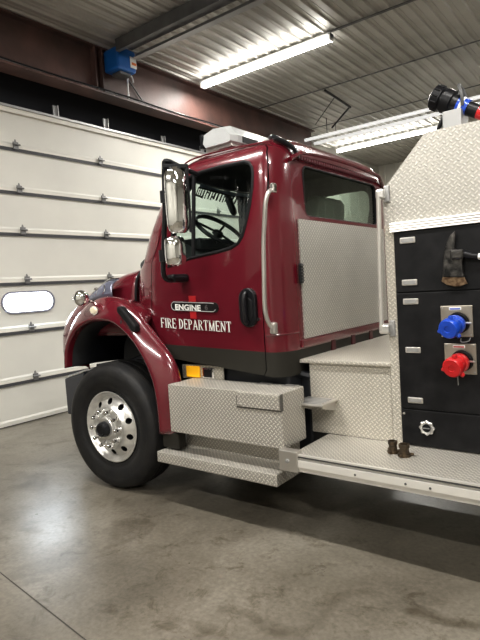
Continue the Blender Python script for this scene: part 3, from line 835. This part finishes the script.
# hood mirror (chrome ball) on stalk
b = NB(); lathe(b, [(-.06, 0), (-.055, .03), (-.035, .055), (-.01, .067), (.012, .066), (.035, .055), (.052, .035), (.060, .0)], (-.187, -.05, 1.602), (.80, -.58, .05), 28)
hm_ = obj('hood_mirror', b, M_chrome, truck, smooth=True)
b = NB(); tube(b, catmull([(-.20, -.035, 1.60), (-.18, .02, 1.575), (-.16, .07, 1.56), (-.14, .12, 1.575)], 3), .011, 8); obj('mirror_stalk', b, M_chrome, hm_, smooth=True)
# headlamp
b = NB(); rows = []
tp = [(-.50, .30, 1.575), (-.36, .285, 1.665), (-.225, .285, 1.738), (-.115, .305, 1.742)]
bt = [(-.47, .22, 1.555), (-.33, .185, 1.578), (-.20, .17, 1.590), (-.09, .20, 1.598)]
tp_, bt_ = catmull(tp, 4), catmull(bt, 4)
for k in range(6):
    t = k/5; rows.append([tuple(a.lerp(c, t) + Vector((0, -.035*math.sin(PI*t), .02*math.sin(PI*t)))) for a, c in zip(tp_, bt_)])
grid(b, rows); hl = obj('headlamp', b, nmat('smoky headlamp lens', (.22, .23, .30), .08, .5, bump=(30, .5)), truck, smooth=True, solid=(.01, 0), angle=0)
for cx, cy, cz, r in ((-.30, .235, 1.655, .038), (-.20, .235, 1.665, .042)):
    b = NB(); lathe(b, [(0, 0), (.0, r*.5), (.014, r*.9), (.018, r), (.012, r*1.08)], (cx, cy-.035, cz-.01), (-.2, -.9, .3), 20); obj('lamp_reflector', b, M_chrome, hl, smooth=True)
b = NB(); tube(b, [tuple(p+Vector((0, -.004, .006))) for p in tp_], .010, 8); obj('headlamp_bezel', b, M_chrome, hl, smooth=True)

# ---- bumper
b = NB(); prism(b, [(-1.34, .74), (-1.20, .46), (-1.05, .31), (-1.02, .36), (-1.06, .5), (-1.06, 1.9), (-1.02, 2.04), (-1.05, 2.09), (-1.20, 1.94), (-1.34, 1.66)], 2, .46, .82)
M_bump = nmat('navy black bumper', (.010, .012, .022), .3, coat=.5)
bu = obj('bumper', b, M_bump, truck, bevel=.02)
for f in (lambda y: y, lambda y: 2*YC-y):
    b = NB(); prism(b, [(-1.04, .46), (-1.045, .815), (-.72, .895), (-.70, .80), (-.74, .46)], 1, f(.30), f(.36)); obj('bumper_wing', b, M_bump, bu, bevel=.015)
    b = NB(); prism(b, [(-1.04, .818), (-.73, .895), (-.73, .902), (-1.04, .825)], 1, f(.302), f(.40)); obj('bumper_tread', b, M_alu, bu)

# ---- front wheels
def wheel(side):
    # side +1: near wheel, outer face toward -y
    s = 1 if side > 0 else -1
    yo = 0 if s > 0 else 2*YC
    c = Vector((0, yo, .525)); ax = Vector((0, -s, 0))
    w_ = NB()
    R0 = .532
    pf = [(-.285, .29), (-.30, .36), (-.295, .44), (-.27, .50), (-.25, .525), (-.20, R0), (-.16, R0), (-.158, R0-.012), (-.150, R0-.012), (-.148, R0), (-.10, R0), (-.098, R0-.012), (-.090, R0-.012), (-.088, R0), (-.045, .520), (-.018, .513), (.004, .497), (.018, .470), (.024, .440), (.023, .436), (.024, .415), (.018, .38), (.006, .345), (-.004, .335), (-.004, .325), (-.012, .305), (-.03, .292), (-.28, .29)]
    lathe(w_, pf, c, ax, 72)
    ty = obj('wheel', w_, M_tyre, truck, smooth=True, angle=50)
    rb = NB(); lathe(rb, [(-.27, .285), (-.15, .26), (-.04, .268), (-.016, .286), (-.008, .297), (-.004, .297), (-.003, .290), (-.018, .278), (-.045, .262), (-.05, .25), (-.028, .235), (-.012, .205), (.000, .184), (.026, .172), (.030, .10), (.030, .0), (-.02, .0), (-.02, .16), (-.06, .24), (-.08, .25), (-.16, .25), (-.27, .275)], c, ax, 64)
    rim = obj('rim', rb, M_rim, smooth=True)
    cutters = []
    for k in range(10):
        t = 2*PI*(k+.5)/10
        q = NB(); p = c+Vector((.213*math.cos(t), 0, .213*math.sin(t))); lathe(q, [(-.2, 0), (-.2, .025), (.1, .025), (.1, 0)], p, ax, 16)
        cutters.append(obj('c', q, M_black))
    boolean(rim, cutters); kill(*cutters); attach(rim, ty)
    d = NB(); lathe(d, [(-.14, .0), (-.14, .255), (-.15, .255), (-.15, 0)], c, ax, 32); obj('brake_drum', d, M_black, ty)
    h = NB(); lathe(h, [(.02, .098), (.052, .092), (.060, .085), (.060, 0)], c, ax, 32); obj('hub', h, M_rim, ty, smooth=True)
    h = NB(); lathe(h, [(.055, .064), (.085, .062), (.108, .054), (.114, .042), (.108, .036), (.108, 0)], c, ax, 28); obj('hub_cap', h, M_blackpl, ty, smooth=True)
    nb = NB(); lathe(nb, [(0, .0), (0, .024), (.006, .024), (.010, .0175), (.052, .0170), (.060, .011), (.061, 0)], (0, 0, 0), ax, 12)
    nut = obj('lug_nut', nb, M_chrome, smooth=True)
    for k in range(10):
        t = 2*PI*k/10
        n2 = nut if k == 0 else nut.copy()
        if k: COL.objects.link(n2)
        n2.location = c+Vector((.1425*math.cos(t), -s*.029, .1425*math.sin(t))); attach(n2, ty)
    return ty
w1 = wheel(1); w2 = wheel(-1)
for o_, yc in ((w1, 0), (w2, 2*YC)):      # steered a few degrees
    o_.rotation_euler.z = math.radians(3.0); P_ = Vector((0, yc, 0)); o_.location += P_ - Matrix.Rotation(math.radians(3.0), 3, 'Z') @ P_

# ---- chassis
b = NB()
for y0 in (.72, 1.60): box(b, -1.05, 8.0, y0, y0+.08, .62, .90)
box(b, -.08, .08, .3, 2.1, .42, .56); box(b, -.9, .5, .86, 1.54, .70, 1.25)
obj('chassis_frame', b, M_chassis, truck, bevel=.01)
b = NB(); tube(b, [(.2, .45, .80), (.5, .62, .95), (.2, .8, 1.15)], .05, 10); tube(b, [(-.35, .5, .95), (-.15, .55, 1.02), (0.2, .6, .98)], .035, 10); tube(b, [(-.55, .30, .55), (-.52, .32, .98)], .014, 8)
box(b, -.12, .12, .42, .50, .56, 1.02); obj('suspension', b, M_chassis, truck, smooth=True)
b = NB(); box(b, .62, 1.58, .30, 2.1, .70, 1.06); box(b, 1.2, 2.2, .5, 1.9, .62, .98); box(b, .7, 1.66, .45, 1.95, .40, .98); obj('underbody', b, M_chassis, truck, bevel=.02)
b = NB(); tube(b, [(1.40, .40, 1.02), (1.66, .46, .96), (1.72, .60, .80)], .03, 8); tube(b, [(1.55, .7, 1.08), (1.75, .9, 1.04), (2.2, 1.0, 1.05)], .02, 8); tube(b, [(1.70, .55, 1.0), (1.75, 1.6, 1.0)], .015, 8)
obj('air_hose', b, M_chassis, truck, smooth=True)

# ---- side tool box + step
b = NB(); box(b, .725, 1.715, -.02, .262, .578, .932); tb = obj('step_box', b, M_dia, truck, bevel=.006)
M_gap = nmat('panel gap shadow', (.10, .095, .085), .8)
b = NB(); box(b, 1.362, 1.714, -.0225, -.019, .818, .829); box(b, 1.362, 1.369, -.0225, -.019, .818, .90); box(b, 1.709, 1.7165, -.0225, .0, .822, .93); obj('flap_gap', b, M_gap, tb)
b = NB(); box(b, 1.372, 1.706, -.030, -.019, .829, .925); obj('box_flap', b, M_dia, tb, bevel=.003)
b = NB()
for x, z in ((1.395, .842), (1.695, .842)): lathe(b, [(0, .008), (.006, .006), (.006, 0)], (x, -.030, z), (0, -1, 0), 10)
obj('flap_rivet', b, M_alu, tb)
b = NB(); box(b, .727, 1.705, -.012, .26, .5785, .932)
for v in b.verts: v.co.z = min(v.co.z, .5786)
b.free()
b = NB(); box(b, .72, 1.66, .144, .26, .42, .578); obj('step_riser', b, M_dia, truck)
b = NB(); box(b, .588, 1.668, -.05, .26, .338, .42); st = obj('running_step', b, M_dia, truck, bevel=.008)
b = NB(); box(b, .61, 1.03, .262, .275, .925, 1.035); pn = obj('marker_panel', b, M_dia_top, truck, bevel=.004)
b = NB(); box(b, .665, .805, .245, .262, .937, 1.026); ym = obj('turn_lamp', b, M_yellow, pn, bevel=.02, seg=3)
b = NB(); box(b, .83, .945, .25, .262, .934, 1.018); obj('side_reflector', b, M_chrome, pn, bevel=.008)
b = NB(); box(b, .85, .925, .244, .25, .946, 1.006); obj('reflector_lens', b, M_blackpl, pn, bevel=.008)
for x in (1.43, 1.64):
    b = NB(); box(b, x-.05, x+.05, .18, .25, .932, .94); obj('lid_latch', b, M_alu, tb, bevel=.003)

# ---- running board
b = NB(); box(b, 1.79, 7.8, -.045, .432, .560, .575); rb = obj('running_board', b, M_dia, truck, bevel=.004)
b = NB(); prism(b, [(-.05, .576), (-.05, .566), (-.038, .560), (-.038, .545), (-.052, .540), (-.056, .500), (-.045, .478), (-.045, .468), (.0, .468), (.0, .56), (-.035, .576)], 0, 1.80, 7.8); obj('board_fascia', b, nmat('pale aluminium extrusion', (.78, .76, .72), .4, .5), truck)
b = NB(); prism(b, [(-.0515, .563), (-.0515, .556), (-.03, .556), (-.03, .563)], 0, 1.80, 7.8); obj('fascia_groove', b, nmat('groove grey', (.06, .06, .06), .6), rb)
b = NB(); box(b, 1.70, 1.835, -.062, .0, .462, .592); br = obj('board_bracket', b, M_alu, truck, bevel=.006)
b = NB(); lathe(b, [(0, .014), (.008, .014), (.010, 0)], (1.765, -.062, .53), (0, -1, 0), 6); obj('bolt', b, M_galv, br)
for x in (2.21, 2.50, 2.63, 2.95):
    b = NB(); lathe(b, [(0, .007), (.004, .006), (.004, 0)], (x, -.055, .515), (0, -1, 0), 8); obj('fascia_rivet', b, M_galvdk, rb)

# ---- front platform of body
b = NB(); box(b, 1.665, 2.262, .432, 1.98, .575, 1.060); pf_ = obj('platform_box', b, M_dia_top, truck, bevel=.004)
b = NB(); box(b, 1.594, 2.262, .405, 2.0, 1.060, 1.086); obj('platform_top', b, M_dia_top, pf_, bevel=.006)
b = NB(); box(b, 1.645, 1.875, .215, .432, .808, .824); fs = obj('folding_step', b, M_alu, truck, bevel=.005)
b = NB(); prism(b, [(.432, .808), (.25, .808), (.25, .79), (.432, .73)], 0, 1.672, 1.682); obj('step_bracket', b, M_alu, fs)
b = NB(); prism(b, [(.432, .808), (.25, .808), (.25, .79), (.432, .74)], 0, 1.845, 1.855); obj('step_bracket', b, M_alu, fs)
b = NB()
for k in range(5): box(b, 1.67, 1.85, .235+k*.036, .245+k*.036, .824, .8275)
obj('step_grip', b, M_galv, fs)

# ---- pump body
b = NB(); box(b, 2.250, 7.8, .432, 1.98, .575, 1.935); obj('body_core', b, M_dia_top, truck)
b = NB(); prism(b, [(2.262, 1.93), (2.262, 2.155), (2.524, 2.436), (7.8, 2.44), (7.8, 1.93)], 1, .420, .45); up = obj('upper_side_plate', b, M_dia_up, truck)
b = NB(); prism(b, [(2.262, 1.93), (2.262, 2.155), (2.524, 2.436), (7.8, 2.44), (7.8, 1.93)], 1, 1.95, 1.98); obj('far_side_plate', b, M_dia_up, truck)
b = NB(); b_ = [(2.262, .45), (2.262, 1.95)]
vs = [b.verts.new(p) for p in ((2.262, .45, 2.155), (2.262, 1.95, 2.155), (2.524, 1.95, 2.436), (2.524, .45, 2.436), (7.8, .45, 2.40), (7.8, 1.95, 2.40), (2.53, .45, 2.40), (2.53, 1.95, 2.40))]
b.faces.new((vs[0], vs[1], vs[2], vs[3])); b.faces.new((vs[6], vs[4], vs[5], vs[7]))
v2 = [b.verts.new(p) for p in ((2.262, .45, 1.93), (2.262, 1.95, 1.93))]; b.faces.new((v2[0], v2[1], vs[1], vs[0]))
obj('body_deck', b, M_dia_up, truck, solid=(.006, 0))
b = NB()
for k in range(4): prism(b, [(.388, 1.886+k*.0145), (.392, 1.884+k*.0145), (.43, 1.884+k*.0145), (.43, 1.897+k*.0145), (.392, 1.897+k*.0145)], 0, 2.300, 7.8)
tr_ = obj('trim_extrusion', b, nmat('pale trim aluminium', (.80, .78, .74), .4, .4), truck)
b = NB(); box(b, 2.258, 2.316, .415, .432, .575, 1.93); obj('corner_post', b, M_dia_top, truck)
# black panels
b = NB(); box(b, 2.315, 7.8, .414, .432, .58, 1.885); obj('panel_gap', b, M_black, truck)
for (z0, z1, nm) in ((1.521, 1.882, 'upper_panel'), (.810, 1.514, 'middle_panel'), (.585, .802, 'lower_panel')):
    b = NB(); box(b, 2.318, 7.7, .404, .42, z0, z1); obj(nm, b, M_panel, truck, bevel=.003)
pull = None
for k, z in enumerate((1.828, 1.577, 1.463, 1.170, .863)):
    if pull is None:
        b = NB(); prism(b, rrect(-.047, .047, -.018, .018, .006), 1, -.006, 0); pull = obj('panel_pull', b, M_steel if 0 else M_alu, bevel=.004)
        b = NB(); prism(b, rrect(-.036, .036, -.010, .010, .004), 1, -.008, -.005); pi_ = obj('pull_recess', b, M_galv); attach(pi_, pull); o = pull
    else:
        o = pull.copy(); COL.objects.link(o); c2_ = pi_.copy(); COL.objects.link(c2_); c2_.parent = o; c2_.matrix_parent_inverse = Matrix()
    o.location = (2.402+.002*k, .404, z)
    o.parent = truck; o.matrix_parent_inverse = world_of(truck).inverted()
b = NB(); lathe(b, [(0, .008), (.006, .006), (.006, 0)], (2.336, .404, .775), (0, -1, 0), 10); obj('panel_screw', b, M_alu, truck)
b = NB(); lathe(b, [(0, .020), (.012, .020), (.016, .030)], (2.475, .404, .702), (0, -1, 0), 24)
b.free(); b = NB()
lathe(b, [(0, .040), (.006, .043), (.016, .043), (.022, .036), (.018, .024), (.006, .022)], (2.475, .404, .702), (0, -1, 0), 32)
for i, v in enumerate(b.verts):
    d = Vector((v.co.x-2.475, 0, v.co.z-.702)); 
    if d.length > .034: t = math.atan2(d.z, d.x); v.co += d*.10*math.cos(8*t)
kn = obj('drain_knob', b, M_rim, truck, smooth=True)
b = NB(); lathe(b, [(0, .026), (.021, .024), (.021, 0)], (2.475, .404, .702), (0, -1, 0), 20); obj('knob_centre', b, M_black, kn)
b = NB(); box(b, 2.455, 2.495, .379, .383, .699, .705); obj('knob_bar', b, M_galv, kn)

# intake / discharge caps on steel plates
def cap_unit(z0, z1, xc, zc, mat, nm, lab):
    b = NB(); box(b, xc-.088, xc+.088, .396, .404, z0, z1); pl_ = obj(nm+'_plate', b, M_steel, truck, bevel=.004)
    for dx in (-.076, .076):
        for zz_ in (z0+.012, z1-.012):
            b = NB(); lathe(b, [(0, .005), (.003, .004), (.003, 0)], (xc+dx, .396, zz_), (0, -1, 0), 8); obj('plate_screw', b, M_galv, pl_)
    b = NB(); box(b, xc-.038, xc+.028, .393, .396, z1-.026, z1-.008); obj('label_plate', b, M_white, pl_)
    b = NB(); box(b, xc-.034, xc+.024, .392, .393, z1-.022, z1-.015); obj('label_stripe', b, mat, pl_)
    c = Vector((xc+.012, .400, zc)); ax = Vector((-.22, -1, -.22)).normalized()
    b = NB(); lathe(b, [(0, .062), (.02, .060), (.02, .050), (.03, .050)], c, ax, 32); obj('cap_flange', b, M_black, pl_, smooth=True)
    b = NB(); lathe(b, [(.02, .050), (.035, .056), (.05, .056), (.055, .048), (.085, .046), (.09, .056), (.095, .058), (.128, .056), (.135, .050), (.135, .020), (.130, .018), (.130, 0)], c, ax, 36)
    cp = obj(nm+'_cap', b, mat, truck, smooth=True); tag(cp, lab)
    a1, a2 = frame_of(ax)
    for t in (.3, .3+2*PI/3, .3+4*PI/3):
        b = NB(); d = math.cos(t)*a1+math.sin(t)*a2; p = c+ax*.11+d*.052; tube(b, [p-ax*.004, p+d*.016, p+d*.022], [.015, .013, .009], 8)
        obj('cap_lug', b, mat, cp, smooth=True)
    b = NB(); tube(b, [c+Vector((.045, -.03, 0)), c+Vector((.078, -.045, 0))], .006, 8); obj('bleeder', b, M_rim, cp)
    return c
cap_unit(1.251, 1.432, 2.667, 1.335, M_blue, 'intake', 'blue painted hose cap')
cap_unit(1.038, 1.214, 2.680, 1.118, M_redcap, 'discharge', 'red painted hose cap')
b = NB(); tube(b, catmull([(2.69, .39, 1.245), (2.695, .375, 1.225), (2.735, .375, 1.232), (2.74, .39, 1.25)], 3), .003, 6); obj('cap_chain', b, M_galv, truck)
b = NB(); tube(b, [(2.675, .35, 1.06), (2.673, .365, .98)], .003, 6); obj('cap_cord', b, M_galv, truck)

# body handrail
b = NB(); tube(b, [(2.228, .372, 1.29), (2.236, .372, 1.7), (2.248, .372, 2.13)], .0145, 12); hr = obj('hand_rail', b, nmat('pale rail', (.62, .60, .56), .38, .6), truck, smooth=True)
for z in (1.30, 2.12):
    b = NB(); box(b, 2.212+(z-1.3)*.02, 2.28, .36, .43, z-.03, z+.03); obj('rail_bracket', b, M_rim, hr, bevel=.012)
    b = NB(); box(b, 2.266, 2.300, .402, .43, z-.05, z+.05); obj('bracket_base', b, M_galv, hr, bevel=.006)
# rear wheels (outside the frame but part of the vehicle)
b = NB()
for yy in (0.02, 1.85): lathe(b, [(0, 0), (0, .5), (.02, .525), (.53, .525), (.55, .5), (.55, 0)], (5.9, yy if yy < 1 else 1.83, .525), (0, 1, 0), 48)
obj('rear_wheels', b, M_tyre, truck, smooth=True)

# ---- light bar
LB = [(.69, 2.735), (.66, 2.775), (.68, 2.86), (.80, 2.895), (.93, 2.885), (1.0, 2.80), (1.0, 2.745), (.97, 2.735)]
b = NB(); rows = []
for yy, sc in ((.60, .82), (.66, 1.), (1.2, 1.), (1.74, 1.), (1.80, .82)):
    rows.append([(.83+(x-.83)*sc, yy, 2.80+(z-2.80)*sc) for x, z in LB])
V_ = grid(b, rows, True); b.faces.new(V_[0][::-1]); b.faces.new(V_[-1]); bmesh.ops.recalc_face_normals(b, faces=b.faces[:])
M_bar = nmat('frosted clear lens', (.62, .64, .64), .12, .25, bump=(18, .5))
lb = obj('light_bar', b, M_bar, truck)
for yy in (.72, .98, 1.24, 1.5):
    b = NB(); box(b, .999, 1.006, yy, yy+.22, 2.752, 2.80); obj('lamp_window', b, M_blackpl, lb, bevel=.003)
b = NB(); box(b, .70, .97, .62, 1.78, 2.715, 2.74); obj('bar_base', b, M_alu, lb, bevel=.006)
b = NB()
for yy in (.72, 1.68): box(b, .78, .90, yy-.03, yy+.03, 2.655, 2.72)
obj('bar_foot', b, M_blackpl, lb)
b = NB(); box(b, .66, .685, .60, .66, 2.75, 2.86); obj('bar_trim', b, M_blackpl, lb)
b = NB(); box(b, 1.0, 1.004, .62, .72, 2.78, 2.84)
b.free()

# ------------------------------------------------------------------ loose things
# pick-head axe
axe = thing('axe', 'worn steel pick-head fire axe with a rusty blade hung on the upper black panel', 'axe', (2.68, .385, 1.56))
HEAD = [(2.683, 1.853), (2.680, 1.80), (2.677, 1.750), (2.722, 1.738), (2.722, 1.700), (2.713, 1.673), (2.716, 1.625), (2.722, 1.590), (2.604, 1.598), (2.609, 1.65), (2.615, 1.709), (2.622, 1.755), (2.634, 1.793), (2.655, 1.832)]
b = NB(); prism(b, HEAD, 1, .372, .396); obj('axe_head', b, M_axe, axe, bevel=.006)
b = NB(); prism(b, [(2.722, 1.592), (2.738, 1.553), (2.700, 1.541), (2.667, 1.540), (2.625, 1.552), (2.596, 1.574), (2.604, 1.600)], 1, .378, .390); tag(obj('blade_edge', b, M_rust, axe, bevel=.004), 'rusty brown cutting edge')
b = NB(); tube(b, [(2.66, .378, 1.72), (2.73, .378, 1.718), (2.77, .378, 1.704), (2.86, .378, 1.692), (3.3, .378, 1.66), (3.4, .378, 1.65)], [.021, .021, .016, .0155, .017, .02], 12); obj('axe_handle', b, M_blackpl, axe, smooth=True)
b = NB(); tube(b, [(2.80, .378, 1.6995), (2.835, .378, 1.6955)], .0172, 12); obj('handle_band', b, M_white, axe, smooth=True)
b = NB(); box(b, 2.655, 2.728, .352, .374, 1.693, 1.748); obj('axe_eye', b, M_axe, axe, bevel=.010, seg=3)
b = NB(); box(b, 2.65, 2.69, .395, .404, 1.68, 1.72); obj('axe_clip', b, M_blackpl, axe)

# brass fittings on the running board
def fitting(x, y, name, label, s=1.):
    t = thing(name, label, 'hose fitting', (x, y, .575), 'brass fittings on the running board')
    b = NB(); lathe(b, [(0, 0), (0, .040*s), (.008, .042*s), (.016, .040*s), (.018, .030*s), (.050, .028*s), (.052, .034*s), (.072, .034*s), (.072, .026*s), (.03, .024*s), (.03, 0)], (x, y, .575), (0, 0, 1), 28); obj('fitting_body', b, M_brass, t, smooth=True)
    for a in (0.4, 2.5, 4.6):
        b = NB(); p = Vector((x+.038*s*math.cos(a), y+.038*s*math.sin(a), .587)); tube(b, [p, p+Vector((.018*math.cos(a), .018*math.sin(a), 0))], [.010, .007], 8); obj('fitting_lug', b, M_brass, t, smooth=True)
    return t
fitting(2.322, .235, 'hose_adapter', 'left one of two small aged brass adapters on the running board', .82)
fitting(2.402, .205, 'hose_coupling', 'right, wider one of two aged brass couplings on the running board', .92)

# deck nozzle on top of the body
nz = thing('deck_nozzle', 'black fire hose nozzle with blue, white and red bands lying on top of the body', 'nozzle', (2.62, .70, 2.41))
p0, p1 = Vector((2.495, .70, 2.712)), Vector((2.93, .70, 2.45)); ax = (p1-p0).normalized()
b = NB(); lathe(b, [(0, 0), (.0, .060), (.008, .072), (.06, .072), (.065, .062), (.075, .062), (.08, .074), (.13, .070), (.135, .056), (.17, .052), (.175, 0)], p0, ax, 24)
for i, v in enumerate(b.verts): pass
obj('nozzle_head', b, M_blackpl, nz, smooth=True)
b = NB()
for k in range(12):
    t = 2*PI*k/12; a1, a2 = frame_of(ax); d = math.cos(t)*a1+math.sin(t)*a2; tube(b, [p0+ax*.012+d*.070, p0+ax*.05+d*.071], .008, 6)
obj('bumper_teeth', b, M_black, nz)
for nm, a, e, r, mt in (('blue_band', .170, .188, .052, M_blue), ('white_band', .188, .205, .054, M_white), ('blue_band', .205, .235, .050, M_blue), ('nozzle_grip', .235, .30, .042, M_blackpl), ('red_band', .30, .36, .040, M_redcap), ('nozzle_base', .36, .46, .038, M_redcap)):
    b = NB(); lathe(b, [(a, 0), (a, r), (e, r*.97), (e, 0)], p0, ax, 22); obj(nm, b, mt, nz, smooth=True)
b = NB(); c = p0+ax*.21; tube(b, catmull([c+Vector((0, -.05, 0)), c+Vector((.0, -.055, .06)), c+Vector((-.02, -.03, .125)), c+Vector((-.02, .03, .125)), c+Vector((0, .055, .06)), c+Vector((0, .05, 0))], 4), .010, 8); obj('bail_handle', b, M_galvdk, nz, smooth=True)
b = NB(); tube(b, [p0+ax*.09+Vector((0, 0, -.05)), Vector((2.50, .70, 2.48)), Vector((2.49, .70, 2.42))], .013, 8); obj('nozzle_support', b, M_blackpl, nz, smooth=True)
b = NB(); box(b, 2.565, 2.675, .62, .78, 2.406, 2.585); obj('nozzle_bracket', b, M_galv, nz, bevel=.006)

# ------------------------------------------------------------------ world and colour
wd = bpy.data.worlds.new('World'); bpy.context.scene.world = wd; wd.use_nodes = True
wd.node_tree.nodes['Background'].inputs[0].default_value = (.9, .95, 1, 1); wd.node_tree.nodes['Background'].inputs[1].default_value = .3
# window daylight spilling in
la = bpy.data.lights.new('window_daylight', 'AREA'); la.shape = 'RECTANGLE'; la.size = .7; la.size_y = .24; la.energy = 11; la.color = (.75, .87, 1)
lo = bpy.data.objects.new('window_daylight', la); COL.objects.link(lo); lo.location = (DX+.05, cyw, czw)
lo.rotation_euler = Vector((-1, 0, .35)).to_track_quat('Z', 'Y').to_euler()
sc = bpy.context.scene
sc.view_settings.view_transform = 'Standard'; sc.view_settings.look = 'None'; sc.view_settings.exposure = .16; sc.view_settings.gamma = .9
sc.cycles.use_denoising = True
sc.cycles.max_bounces = 8
sc.cycles.sample_clamp_indirect = 6
